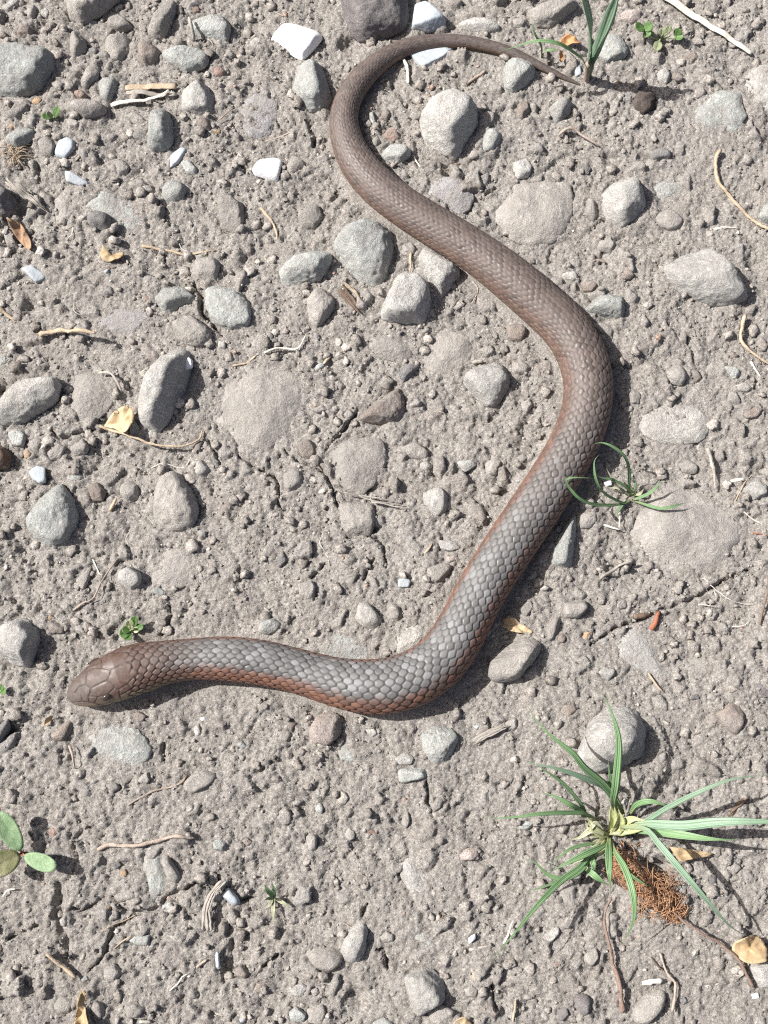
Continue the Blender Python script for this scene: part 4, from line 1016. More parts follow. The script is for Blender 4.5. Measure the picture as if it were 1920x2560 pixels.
    dd = (qx - 269) ** 2 + (qy - 1746) ** 2 + 1e6 * (np.sin(ph) < -.25)[None]
    ii, jj = np.unravel_index(np.argmin(dd), dd.shape)
    jm = int(np.argmin(np.abs(ph - (math.pi - 2 * math.radians(17) - ph[jj]))))
    ev, ef = ICO[3]
    for jx in (jj, jm):
        p = V0[ii, jx]
        nrm = np.array([sx[ii] * c[jx], sy[ii] * c[jx], .35]); nrm /= np.linalg.norm(nrm)
        t3 = np.array([tx[ii], ty[ii], 0]); t3 -= nrm * (t3 @ nrm); t3 /= np.linalg.norm(t3)
        b3 = np.cross(nrm, t3)
        E = p - nrm * .0004 + ev[:, :1] * t3 * .0023 + ev[:, 1:2] * b3 * .0019 + ev[:, 2:] * nrm * .0013
        o = link('eye', mesh_np('eye', E, ef), M_EYE, root)
    return root
build_snake()

# ------------------------------------------------------------------ stones
def stone_mesh(s, i):
    rs = random.Random(1000 + i); k, p, size = s['k'], s['p'] + 3, s['size']
    flush = k <= .22 and s['c'] not in ('wh', 'bw')
    sub = 4 if size > .010 else (3 if size > .0035 else 2)
    Dv, F = ICO[sub]
    ht = max(k * size * rs.uniform(.95, 1.15) * (1.0 if flush else 1.22), .0011)
    bot = max(ht * .9, .002)
    pl = []
    for n, d, l in s['planes']:
        if l < size * .03: continue
        al = math.radians(rs.uniform(48, 72) if flush else rs.uniform(4, 30))
        dd = max(d, size * .12) * (1.06 if flush else 1.05)
        pl.append((np.array([n[0] * math.cos(al), n[1] * math.cos(al), math.sin(al)]), dd * math.cos(al)))
        pl.append((np.array([n[0] * .85, n[1] * .85, -.5]), max(d, size * .12) * .92))
    # top: one main face, leaning, and chipped corners
    ta = rs.uniform(0, 6.28); tl = math.radians(rs.uniform(0, 3) if flush else rs.uniform(3, 17))
    pl.append((np.array([math.cos(ta) * math.sin(tl), math.sin(ta) * math.sin(tl), math.cos(tl)]), ht * math.cos(tl)))
    for _ in range(rs.randint(1, 2) if flush else rs.randint(3, 6)):
        a = rs.uniform(0, 6.28); el = math.radians(rs.uniform(28, 68))
        n = np.array([math.cos(a) * math.cos(el), math.sin(a) * math.cos(el), math.sin(el)])
        dh = np.max((s['P'] - s['cen']) @ n[:2]) + ht * n[2]
        pl.append((n, max(dh * rs.uniform(.62, .93), ht * .55)))
    pl.append((np.array([0, 0, -1.]), bot))
    NN = np.array([a for a, _ in pl]); DD = np.array([b for _, b in pl])
    asp = np.array([1, 1, min(1.0, 2.2 * ht / max(size, 1e-6)) * .9 + .1])
    Dw = Dv * asp; Dw /= np.linalg.norm(Dw, axis=1)[:, None]
    q = np.clip(Dw @ NN.T, 0, None) / DD
    r = (q ** p).sum(1) ** (-1 / p)
    Vv = Dw * r[:, None]
    off = np.array([i * 3.7, i * 1.3, i * .7])
    Q = Vv / size
    soft = s['c'] in ('wh', 'bw')
    a1, a2, a3, a4 = (.042, .036, .030, .022)
    dn = a1 * pn3(Q + off, 2.4, i) + a2 * pn3(Q + off, 5.5, i + 1)
    if sub >= 3: dn = dn + a3 * pn3(Q + off, 12, i + 2)
    if sub >= 4: dn = dn + a4 * pn3(Q + off, 26, i + 3) - .03 * np.clip(pn3(Q + off, 8, i + 4) - .22, 0, 1)
    if soft: dn = dn * .4
    if s['c'] in ('db',): dn = dn * 3.2
    if s['c'] == 'pp' and size > .03: dn = dn * 1.7
    if flush:
        hz = 1 + .16 * pn3(Q * [1, 1, 0] + off, 2.6, i) + .10 * pn3(Q * [1, 1, 0] + off, 6, i + 9)
        Vv = Vv * np.column_stack([hz, hz, np.ones(len(Vv))]) + np.column_stack([dn * 0, dn * 0, dn * size * .6])
    else:
        Vv = Vv * (1 + dn / np.clip(r / size, .3, 1.2))[:, None]
    return mesh_np('stone', Vv, F)
LAND = [(s['cen'], s['phrase']) for s in S if s['phrase']]
for px, py, ph_ in [(260, 1700, "the snake's head"), (480, 1650, "the snake's neck"), (1440, 205, "the snake's tail tip"), (1540, 2060, 'the large grass tuft'), (1570, 1245, 'the small grass tuft'),
                    (1470, 150, 'the tall sprout'), (1650, 100, 'the clover seedling'), (330, 1575, 'the tiny weed by the neck'), (50, 2130, 'the fleshy-leaved seedling'), (690, 2240, 'the tiny pale grass tuft'),
                    (125, 285, 'the tiny green seedling'), (1640, 2200, 'the orange fibre clump'), (210, 2530, 'the yellow dead leaf'), (1880, 2370, 'the curled tan leaf'), (400, 235, 'the straw bundle'),
                    (1720, 45, 'the long bleached straw')]:
    LAND.append((unproj(px, py)[:2], ph_))
GROUP = 'loose stones and pebbles on the dirt'
for i, s in enumerate(S):
    me = stone_mesh(s, i)
    z = float(base_z(*s['cen'])) - (.0006 if s['k'] <= .22 and s['c'] not in ('wh', 'bw') else -.0006 if s['c'] in ('wh', 'bw') else 0)
    lab = s['label']; s['me'] = me; s['z'] = z
    asp_ = np.linalg.eigvalsh(np.cov((s['P'] - s['cen']).T) + 1e-12); asp_ = math.sqrt(asp_[1] / asp_[0])
    if not lab:
        size = s['size']
        sz = 'tiny' if size < .006 else 'small' if size < .0105 else 'medium' if size < .017 else 'large'
        shp = 'flush flat' if s['k'] <= .2 else 'elongated' if asp_ > 1.75 else 'angular' if s['p'] > 10 else 'rounded'
        near = sorted(LAND, key=lambda a: np.hypot(*(a[0] - s['cen'])))[:1][0]
        d = np.hypot(*(near[0] - s['cen']))
        kind = 'pebble' if size < .012 else 'stone'
        lab = (f"{sz} {shp} {CNAME[s['c']]} {kind}", near[1], d)
    s['lab'] = lab
ORD = ['closest', 'second closest', 'third closest', 'fourth closest', 'fifth closest', 'sixth closest']
from collections import defaultdict
same = defaultdict(list)
for s in S:
    if isinstance(s['lab'], tuple): same[s['lab'][:2]].append(s)
for (what, ph_), lst in same.items():
    lst.sort(key=lambda s: s['lab'][2])
    for r_, s in enumerate(lst):
        s['lab'] = f"{what} {ORD[min(r_, 5)] + ' to' if len(lst) > 1 else ('beside' if s['lab'][2] < .02 else 'near')} {ph_}"
for i, s in enumerate(S):
    me, z, lab = s['me'], s['z'], s['lab']
    nm = s['name'] or ('pebble' if s['size'] < .012 else 'stone')
    o = link(nm, me, M_SUNK.get(s['c'], M_STONE[s['c']]) if s['k'] <= .22 else M_STONE[s['c']], None, (s['cen'][0], s['cen'][1], z))
    tag(o, lab, {'quartz_chip': 'chip', 'shell_fragment': 'shell', 'shell_plate': 'shell', 'soil_clod': 'clod', 'stone_flake': 'chip', 'quartz_stone': 'stone'}.get(nm, nm), GROUP)
    s['top'] = z + max(v.co.z for v in me.vertices)
# the white chip on the tall rock
rock = next(s for s in S if s['phrase'] == 'the tall white-capped rock')
chip = dict(poly=T(4, [(1140, 640), (1190, 595), (1225, 620), (1220, 670), (1160, 685)]), k=.2, c='wh', p=14)
P = unproj(chip['poly'][:, 0], chip['poly'][:, 1], rock['top'] - .001)[:, :2]
H2 = hull(P); c = H2.mean(0)
chip.update(P=H2, cen=c, size=.0042, planes=[])
for a, b in zip(H2, np.roll(H2, -1, 0)):
    d = b - a; l = np.hypot(*d); n = np.array([d[1], -d[0]]) / l
    chip['planes'].append((n, float(n @ (a - c)), l))
_dg = bpy.context.evaluated_depsgraph_get()
def drop(x, y):
    bpy.context.view_layer.update()
    hit = sc.ray_cast(bpy.context.evaluated_depsgraph_get(), Vector((x, y, .2)), Vector((0, 0, -1)))
    return hit[1].z if hit[0] else 0.0
tag(link('quartz_chip', stone_mesh(chip, 900), M_STONE['wh'], None, (c[0], c[1], drop(c[0], c[1]) + .0002)), 'small bright white chip lying on top of the tall pale rock', 'chip', GROUP)

# ------------------------------------------------------------------ soil crumbs: too many to count
def crumbs():
    big, small = [], []
    n = 0
    while n < 13500:
        x = NR.uniform(GX0 + .01, GX1 - .01); y = NR.uniform(GY0 + .01, GY1 - .01)
        ix = int((x - GX0) / GS); iy = int((y - GY0) / GS)
        dens = .35 + .9 * pn2(np.array([x * 22.]), np.array([y * 22.]), 51)[0] + (.25 if (x < 0 and y > 0) else 0)
        if NR.random() > max(dens, .12): continue
        n += 1
        if SD[iy, ix] < 1.08: continue
        if ST_IN[iy, ix] and NR.random() > .04: continue
        r = min(.00030 * (1 - NR.random()) ** -.52, .0020)
        (big if r > .00085 else small).append((x, y, float(Hh[iy, ix]), r))
    Vs, Fs, Cs = [], [], []
    nb = 0
    for lst, sub in ((big, 1), (small, 0)):
        Dv, F = ICO[sub]
        A = np.array(lst); m = len(A)
        j = 1 + .26 * NR.standard_normal((m, len(Dv), 1)).clip(-1.6, 1.6)
        sc3 = NR.uniform(.7, 1.25, (m, 1, 3)); sc3[..., 2] *= .8
        th = NR.uniform(0, 6.28, m); ct, sn_ = np.cos(th), np.sin(th)
        P = Dv[None] * j * sc3 * A[:, None, 3:4]
        Q = P.copy(); Q[..., 0] = P[..., 0] * ct[:, None] - P[..., 1] * sn_[:, None]; Q[..., 1] = P[..., 0] * sn_[:, None] + P[..., 1] * ct[:, None]
        Q += A[:, None, :3]; Q[..., 2] += A[:, None, 3] * .25
        Vs.append(Q.reshape(-1, 3)); Fs.append((F[None] + (np.arange(m) * len(Dv))[:, None, None]).reshape(-1, 3) + nb)
        nb += m * len(Dv)
        tone = np.clip(NR.normal(1.0, .14, m), .5, 1.5)[:, None] * np.array([1, .98, .96])
        pick = NR.random(m)
        tone[pick < .03] = (1.8, 1.75, 1.7)
        tone[(pick > .035) & (pick < .05)] = (1.15, .80, .64)
        tone[(pick > .075) & (pick < .12)] = (.66, .62, .60)
        Cs.append(np.repeat(tone, len(Dv), 0))
    me = mesh_np('soil_crumbs', np.vstack(Vs), np.vstack(Fs), True)
    col_attr(me, 'tone', np.vstack(Cs))
    tag(link('soil_crumbs', me, M_CRUMB), 'countless tiny loose soil crumbs and grit grains scattered over the ground', 'grit', kind='stuff')
crumbs()

# ------------------------------------------------------------------ tubes: twigs, roots, straws
def tube_arrays(path, rad, ns=7, flat=1.0, seed=0, rough=.12):
    path = np.asarray(path); n = len(path)
    tg = np.gradient(path, axis=0); tg /= np.linalg.norm(tg, axis=1)[:, None] + 1e-12
    up = np.array([0, 0, 1.0])
    sd = np.cross(tg, up); sd /= np.linalg.norm(sd, axis=1)[:, None] + 1e-9
    nn = np.cross(sd, tg)
    a = np.linspace(0, 2 * math.pi, ns, endpoint=False)
    rs = np.random.default_rng(seed)
    jit = 1 + rough * rs.standard_normal((n, ns)).clip(-2, 2)
    ringx = np.cos(a)[None] * jit; ringz = np.sin(a)[None] * jit * flat
    V = path[:, None] + (sd[:, None] * ringx[..., None] + nn[:, None] * ringz[..., None]) * np.asarray(rad)[:, None, None]
    V = np.vstack([V.reshape(-1, 3), path[0], path[-1]])
    F = [tuple(f) for f in grid_faces(n, ns, True)]
    tri = []
    for j in range(ns):
        tri.append(((j + 1) % ns, j, n * ns)); tri.append(((n - 1) * ns + j, (n - 1) * ns + (j + 1) % ns, n * ns + 1))
    return V, F + tri
def mesh_list(name, V, F, smooth=True):
    me = bpy.data.meshes.new(name)
    me.from_pydata([tuple(v) for v in V], [], [tuple(int(i) for i in f) for f in F])
    if smooth:
        for p in me.polygons: p.use_smooth = True
    me.update()
    return me
def recentre(me, loc):
    me.transform(__import__('mathutils').Matrix.Translation(-Vector(loc)))
def lay(t, pts, lift=None, wig=.0004, seed=0):
    a = T(t, pts); g = unproj(a[:, 0], a[:, 1])[:, :2]
    L = np.linalg.norm(np.diff(g, axis=0), axis=1).sum()
    n = int(np.clip(L / .0011, 7, 60))
    p = catmull(g, n)
    p = p + wig * np.column_stack([pn2(p[:, 0] * 170, p[:, 1] * 170, seed), pn2(p[:, 0] * 170, p[:, 1] * 170, seed + 1)])
    z = ground_z(p[:, 0], p[:, 1])
    kk = np.ones(5) / 5
    z = np.convolve(np.r_[[z[0]] * 2, z, [z[-1]] * 2], kk, 'valid')
    if lift is not None:
        z = z + np.interp(np.linspace(0, 1, n), np.linspace(0, 1, len(lift)), lift)
    return np.column_stack([p, z]), L
def twig(name, t, pts, w0, mat, label, cat, w1=None, lift=None, flat=1.0, group=None, wig=.0004, ns=7):
    seed = len(bpy.data.objects)
    p, L = lay(t, pts, lift, wig, seed)
    n = len(p)
    w1 = w0 if w1 is None else w1
    r = np.linspace(w0, w1, n) / ZF * MPP / 2 * (1 + (.05 if 'straw' in name else .16) * np.sin(np.arange(n) * 1.3 + seed) * np.cos(np.arange(n) * .47))
    r[0] *= .75; r[-1] *= .55
    p[:, 2] += r * flat * .55
    if name in ('wood_splinter', 'bark_scrap', 'bark_strip'):          # torn strands side by side
        rs = np.random.default_rng(seed); Vs, F, nb = [], [], 0
        tg = np.gradient(p[:, :2], axis=0); tg /= np.linalg.norm(tg, axis=1)[:, None]; sd = np.column_stack([-tg[:, 1], tg[:, 0]])
        for k_ in np.linspace(-1, 1, 6):
            i0 = rs.integers(0, max(n // 4, 1)); i1 = n - rs.integers(0, max(n // 4, 1))
            q = p[i0:i1].copy(); q[:, :2] += sd[i0:i1] * (r[i0:i1] * k_ * .85)[:, None] + rs.normal(0, .0001, (len(q), 2)); q[:, 2] += rs.normal(0, .0002) + r[i0:i1] * flat * .3 * (1 - k_ ** 2)
            rr_ = r[i0:i1] * rs.uniform(.2, .36); rr_[0] *= .4; rr_[-1] *= .3
            v_, f_ = tube_arrays(q, rr_, 6, max(flat, .7), seed + int(k_ * 10), .2)
            Vs.append(v_); F += [tuple(int(j) + nb for j in f) for f in f_]; nb += len(v_)
        V = np.vstack(Vs)
    else:
        V, F = tube_arrays(p, r, ns, flat, seed, .03 if 'straw' in name else .16)
    me = mesh_list(name, V, F)
    loc = p[n // 2]; recentre(me, loc)
    return tag(link(name, me, M_TWIG[mat], None, loc), label, cat, group)
DRY = 'dry stems and roots on the soil'
twig('straw', 1, [(815, 580), (950, 572), (1150, 585)], 44, 'tan', 'flat tan straw lying uppermost in the straw bundle', 'straw', lift=[.001, .003, .002], flat=.22, wig=.0001, ns=10, group=DRY)
twig('straw', 1, [(820, 605), (960, 610), (1150, 632)], 36, 'grey', 'brownish split straw in the middle of the straw bundle', 'straw', lift=[.001, .002, .001], flat=.25, wig=.0001, ns=10, group=DRY)
twig('straw', 1, [(722, 690), (880, 664), (1000, 648), (1100, 625)], 36, 'cream', 'bleached white straw poking out of the straw bundle', 'straw', 14, lift=[.001, .002, .003], flat=.35, wig=.0001, group=DRY)
twig('dry_stalk', 1, [(920, 1590), (1010, 1605), (1100, 1620), (1220, 1650), (1400, 1622)], 24, 'tan', 'crooked tan stem near the round half-dark pebble', 'stalk', 10, group=DRY)
twig('fine_root', 1, [(1410, 800), (1470, 760), (1525, 718)], 9, 'pink', 'short straight pink root beside the lilac-grey slab', 'root', group=DRY, lift=[.001, .002, .002])
twig('stick', 1, [(1238, 178), (1252, 225), (1265, 282)], 24, 'grey', 'short dark stick lying on the flat blue-grey stone', 'stick', lift=[.005, .005, .001], group=DRY)
twig('stick', 1, [(1345, 258), (1390, 302)], 12, 'grey', 'tiny stick at the lower edge of the flat blue-grey stone', 'stick', group=DRY)
twig('wood_splinter', 1, [(480, 1042), (540, 1010), (612, 985)], 26, 'grey', 'grey wood splinter beside the notched bluish chip', 'splinter', 14, flat=.5, group=DRY)
twig('bark_strip', 1, [(55, 1165), (130, 1240), (220, 1310), (330, 1398)], 70, 'grey', 'long split strip of grey bark over a dark hollow', 'bark', 18, lift=[.003, .004, .003, .001], flat=.25, group=DRY)
twig('fine_root', 2, [(0, 0), (90, 60), (150, 105), (190, 115)], 11, 'pink', 'pinkish hooked root near the biggest white fragment', 'root', group=DRY)
twig('stick', 2, [(60, 915), (150, 885), (245, 862)], 13, 'pink', 'thin pale stick beside the snake\'s upper curve', 'stick', 7, group=DRY)
twig('dry_stalk', 2, [(30, 1350), (70, 1390), (105, 1440), (130, 1500), (140, 1560)], 26, 'tan', 'curved tan stem beside the cluster\'s largest stone', 'stalk', 14, group=DRY)
twig('stick', 2, [(950, 390), (972, 440), (982, 500), (988, 565)], 24, 'cream', 'cream peg-like stick poking out from under the snake', 'stick', 20, group=DRY, lift=[.001, .001, .002])
twig('stick', 2, [(1350, 550), (1420, 505), (1485, 468)], 16, 'pink', 'brownish stick near the snake\'s tail', 'stick', 24, group=DRY)
twig('straw', 2, [(1020, 1000), (1040, 1045), (1072, 1100)], 12, 'cream', 'short pale straw beside the lumpy stone at the inner curve', 'straw', 7, group=DRY)
twig('fine_root', 2, [(70, 482), (105, 515), (155, 525)], 16, 'brown', 'short curled brown root beside the egg-like stone', 'root', 8, group=DRY)
twig('root_scrap', 2, [(1240, 1085), (1310, 1065), (1400, 1040)], 20, 'brown', 'dark root scrap at the foot of the big dusty stone', 'root', 10, group=DRY)
twig('bleached_straw', 3, [(950, -20), (1150, 108), (1350, 232), (1550, 357)], 64, 'cream', 'long bleached ribbed straw lying straight across bare soil', 'straw', 32, lift=[.002, .0025, .002], flat=.3, wig=0, ns=10)
twig('dry_root', 3, [(295, 895), (340, 865), (400, 862), (470, 912), (570, 968)], 22, 'pink', 'cream wavy root near the pale knobbly pebble', 'root', 14, group=DRY, lift=[.001, .003, .003, .001])
twig('dry_stalk', 3, [(1345, 985), (1310, 1060), (1330, 1180), (1420, 1290), (1540, 1410), (1670, 1495)], 26, 'tan', 'long curved tan stem near the smooth bluish slab', 'stalk', 24, group=DRY, lift=[.001, .002, .001, .001])
twig('straw', 3, [(1310, 1482), (1400, 1472), (1482, 1462)], 22, 'white', 'white straw scrap near the long curved tan stem', 'straw', 12, group=DRY, flat=.5)
twig('dry_stalk', 4, [(265, 532), (340, 510), (430, 505), (540, 530), (660, 550)], 34, 'tan', 'tan stem arching off the soil near the whitish crusted rock', 'stalk', 24, lift=[.0005, .002, .003, .006, .007], group=DRY)
twig('stick', 4, [(650, 768), (720, 778), (770, 830), (802, 900)], 22, 'grey', 'grey hooked stick on the edge of the flat dusty slab', 'stick', 14, lift=[.002, .003, .004, .002], group=DRY)
twig('dry_root', 4, [(640, 1110), (760, 1140), (850, 1182), (1000, 1235), (1100, 1250), (1190, 1245), (1290, 1200), (1312, 1125)], 20, 'tan', 'long sagging tan root near the tall white-capped rock', 'root', 12, lift=[.001, .002, .004, .003, .001], group=DRY)
twig('fine_root', 4, [(980, 1372), (1060, 1345), (1180, 1372), (1250, 1290)], 7, 'white', 'hair-thin pale root near the long sagging root', 'root', group=DRY)
twig('stick', 4, [(715, 1660), (738, 1620), (765, 1575)], 28, 'tan', 'stubby tan stick beside the large round peaked cobble', 'stick', 16, group=DRY, lift=[.0005, .002])
twig('stick', 4, [(-20, 335), (50, 380), (110, 432)], 34, 'tan', 'rusty tan stick near the smooth bluish white oval chip', 'stick', 16, group=DRY)
twig('fine_root', 5, [(60, 640), (160, 608), (270, 612), (308, 560), (322, 515)], 15, 'cream', 'cream zigzag root near the rough brownish stone', 'root', 8, group=DRY, lift=[.001, .002, .001])
twig('straw', 4, [(1510, 715), (1600, 695), (1670, 640)], 14, 'tan', 'thin tan straw beside the tall white-capped rock', 'straw', group=DRY)
twig('straw', 5, [(438, 702), (484, 640)], 20, 'tan', 'stub of tan straw near the largest crusty slab', 'straw', group=DRY)
twig('bark_scrap', 5, [(540, 220), (600, 290), (690, 385)], 60, 'brown', 'fibrous brown bark scrap between three clustered stones', 'bark', 40, flat=.4, group=DRY, lift=[.001, .001])
twig('bark_scrap', 5, [(560, 200), (640, 250), (680, 330)], 20, 'tan', 'tan bark fibre on the brown scrap between clustered stones', 'bark', 10, group=DRY, lift=[.002, .002])
twig('dry_root', 5, [(1004, -10), (1000, 60), (990, 135)], 18, 'tan', 'short tan root between the largest cluster stone and the snake', 'root', 10, group=DRY, lift=[.001, .002])
twig('fine_root', 5, [(1400, 160), (1440, 225), (1390, 320)], 8, 'pink', 'thin hooked root near the diamond-shaped stone', 'root', group=DRY)
for kx, (y0, y1) in enumerate([(1548, 1600), (1560, 1620), (1545, 1640)]):
    twig('straw', 5, [(570 + kx * 90, y0), (760, (y0 + y1) / 2 + kx * 6), (930 + kx * 20, y1)], 12, 'grey', ['longest thin grey straw', 'middle-length thin grey straw', 'shortest thin grey straw'][kx] + ' of the loose bundle on the blocky cracked-edge stone', 'straw', 7, lift=[.003, .003, .002], group=DRY)
twig('stick', 5, [(1400, 692), (1470, 690)], 24, 'grey', 'stubby grey stick between the square-edged slab and the pale oval stone', 'stick', group=DRY, lift=[.001])
twig('dry_root', 6, [(1500, 395), (1480, 480), (1485, 565), (1560, 640), (1670, 705)], 26, 'tan', 'bent cream root hanging from the kite-shaped rock', 'root', 14, group=DRY, lift=[.002, .002, .001])
twig('dry_root', 6, [(1545, 685), (1580, 740), (1615, 795)], 18, 'cream', 'short cream root parallel to the bent one', 'root', 8, group=DRY)
twig('stick', 6, [(1260, 1250), (1282, 1330), (1300, 1420), (1320, 1525)], 36, 'grey', 'bleached tapering stick on the huge dusty boulder', 'stick', 12, group=DRY, lift=[.003, .003, .002])
twig('stick', 6, [(1420, 1462), (1500, 1452)], 22, 'cream', 'stubby cream stick beside the bleached tapering one', 'stick', group=DRY)
twig('fine_root', 6, [(1430, 1610), (1490, 1490), (1560, 1420)], 9, 'tan', 'thin tan root crossing beside the light grey angular pebble', 'root', group=DRY)
twig('root_scrap', 6, [(500, 32), (560, 22), (612, 42)], 16, 'pink', 'short pinkish root scrap near the brown pebble by the kite-shaped rock', 'root', group=DRY)
twig('forked_twig', 7, [(470, 640), (540, 600), (610, 560), (690, 430), (770, 300)], 15, 'pink', 'thin forked twig leading to the sparkling grey pebble', 'twig', 7, group=DRY, lift=[0, .002, .002, .001])
twig('fine_root', 7, [(600, 310), (630, 370), (662, 425)], 7, 'cream', 'tiny pale root beside the thin forked twig', 'root', group=DRY)
twig('dry_root', 7, [(455, 1515), (475, 1570), (485, 1665)], 20, 'pink', 'short pale root dipping into a dark hollow near the snout', 'root', 12, group=DRY, lift=[.003, .004, .001])
twig('bark_scrap', 8, [(1400, 1500), (1450, 1470), (1560, 1410), (1640, 1382)], 46, 'grey', 'weathered bark piece near the snake\'s lower bend', 'bark', 30, flat=.5, group=DRY, lift=[.001, .002, .003])
twig('straw', 8, [(1090, 272), (1140, 208)], 20, 'tan', 'tan straw bit touching the snake\'s inner side', 'straw', 8, group=DRY)
twig('stick', 9, [(560, 442), (620, 400), (690, 355), (770, 332)], 26, 'grey', 'brownish grey stick beside the spearhead-shaped stone', 'stick', 14, group=DRY, lift=[.001, .003, .003])
twig('stick', 9, [(1590, 742), (1605, 640), (1625, 540), (1665, 350)], 15, 'brown', 'long thin brown stick near the huge dusty boulder', 'stick', 12, group=DRY, lift=[.001, .003, .003])
for what, pts in (('longest curved', [(1240, 430), (1300, 490), (1420, 580), (1580, 602)]), ('short straight', [(1205, 600), (1270, 612), (1340, 620)]), ('shortest', [(1300, 510), (1315, 580)]), ('hooked', [(1420, 745), (1500, 735), (1540, 700)])):
    twig('fine_root', 9, pts, 6, 'white', what + ' hair-thin white root filament near the huge dusty boulder', 'root', 4, group=DRY, lift=[.001, .002, .001], ns=5)
twig('straw', 9, [(590, 90), (640, 105), (692, 122)], 18, 'cream', 'cream straw bit near the small grass tuft', 'straw', 8, group=DRY, lift=[.001, .003])
twig('straw', 9, [(690, 5), (686, 112)], 14, 'cream', 'upright cream straw bit near the small grass tuft', 'straw', 8, group=DRY, lift=[.002, .003])
twig('fine_root', 9, [(1500, 0), (1570, 40), (1640, 82)], 9, 'cream', 'thin cream root on the huge dusty boulder\'s rim', 'root', group=DRY)
twig('root_scrap', 9, [(1560, 140), (1670, 152)], 10, 'rust', 'rust-red thin root on the huge dusty boulder\'s rim', 'root', group=DRY)
twig('red_stick', 9, [(895, 760), (925, 710), (958, 645)], 36, 'rust', 'little rust-red stick at the top of the whitish flat slab', 'stick', 30, group=DRY, lift=[.001, .002])
twig('seed_cone', 9, [(790, 682), (840, 672), (905, 655)], 50, 'brown', 'dark ribbed seed husk touching the little red stick', 'husk', 26, group=DRY, lift=[.001])
twig('straw', 9, [(880, 1040), (930, 1120), (972, 1162)], 18, 'tan', 'tan straw bit at the lower edge of the whitish flat slab', 'straw', 10, group=DRY, lift=[.001])
twig('dry_stalk', 10, [(640, 532), (720, 497), (820, 500), (900, 505), (1020, 470), (1150, 440), (1275, 452)], 27, 'pink', 'long pinkish dry stem lying over the blue-grey slab', 'stalk', 20, group=DRY, lift=[.0005, .001, .001])
twig('twig', 10, [(830, 240), (980, 160), (1120, 122), (1180, 90), (1208, 50)], 11, 'pink', 'thin dry twig ending at the dark olive-grey stone', 'twig', 16, group=DRY)
twig('wood_splinter', 10, [(1340, 1060), (1345, 920), (1400, 790), (1485, 690)], 56, 'grey', 'dark fibrous wood splinter beside the milky white pebble', 'splinter', 24, group=DRY, flat=.6, lift=[.001, .003, .004, .004])
twig('stick', 10, [(320, 1200), (420, 1290), (505, 1355)], 20, 'tan', 'tan stick near the wide crack', 'stick', 26, group=DRY, lift=[.001, .002])
twig('fine_root', 10, [(660, 1052), (770, 1000), (885, 950)], 7, 'tan', 'straight thin root along the long wandering crack', 'root', group=DRY, lift=[.001])
twig('fine_root', 10, [(740, 1172), (800, 1125), (862, 1080)], 8, 'tan', 'straight thin root near the long wandering crack', 'root', group=DRY, lift=[.001])
twig('fine_root', 10, [(1100, 1440), (1160, 1390), (1185, 1350), (1225, 1325)], 10, 'cream', 'pale crooked root near the thin upright white sliver', 'root', 7, group=DRY, lift=[.001])
twig('straw', 10, [(910, 1632), (985, 1642)], 18, 'cream', 'cream straw bit near the yellow dead leaf', 'straw', group=DRY, lift=[.001])
twig('straw', 10, [(1270, 1295), (1340, 1238)], 16, 'pink', 'pinkish straw bit near the thin upright white sliver', 'straw', group=DRY, lift=[.001])
twig('fine_root', 10, [(20, 830), (60, 790), (110, 780)], 10, 'cream', 'cream curled root near the fleshy-leaved seedling', 'root', group=DRY, lift=[.001, .002])
twig('straw', 11, [(1602, 1135), (1630, 1065), (1662, 985)], 16, 'cream', 'tan straw beside the lowest long grass blade', 'straw', 9, group=DRY, lift=[.001, .002])
twig('straw', 11, [(1380, 1172), (1460, 1160), (1540, 1150)], 24, 'grey', 'flat pale straw flake near the lowest long grass blade', 'straw', 12, flat=.4, group=DRY)
twig('straw', 11, [(1408, 1310), (1422, 1372)], 16, 'tan', 'tan straw bit near the big broken grey stone', 'straw', group=DRY)
twig('red_root', 12, [(1010, 920), (1100, 990), (1190, 1050), (1300, 1110), (1420, 1200), (1490, 1300), (1550, 1410)], 13, 'red', 'long red-brown root running from the fibre clump past the curled leaf', 'root', 20, group=DRY, lift=[.004, .004, .003, .002, .001])
twig('red_root', 12, [(640, 830), (590, 960), (620, 1150), (680, 1380), (705, 1575)], 12, 'red', 'pinkish brown root hanging down from the large grass tuft', 'root', 30, group=DRY, lift=[.003, .003, .002, .003])
twig('twig', 12, [(950, 1190), (1000, 1330), (1050, 1400), (1020, 1570)], 12, 'pink', 'thin greyish twig beside the little white stick', 'twig', 18, group=DRY, lift=[.001, .002])
twig('fine_root', 12, [(885, 1215), (940, 1280), (1000, 1330)], 9, 'brown', 'thin dark root joining the greyish twig', 'root', group=DRY, lift=[.001])
twig('fine_root', 12, [(1250, 1415), (1290, 1398), (1335, 1388)], 8, 'cream', 'thin pale root beside the greyish twig', 'root', group=DRY)
twig('white_stick', 12, [(830, 1385), (965, 1370)], 36, 'white', 'little white stick near the mossy olive-brown stone', 'stick', 32, group=DRY, lift=[.001])
twig('bark_scrap', 12, [(1390, 300), (1450, 250), (1540, 185)], 60, 'brown', 'reddish brown bark scrap under a long grass blade', 'bark', 30, group=DRY, flat=.5)
twig('straw', 12, [(0, 1640), (12, 1570), (22, 1490)], 14, 'tan', 'tan straw beside the purplish dark pebbles', 'straw', group=DRY, lift=[.001])
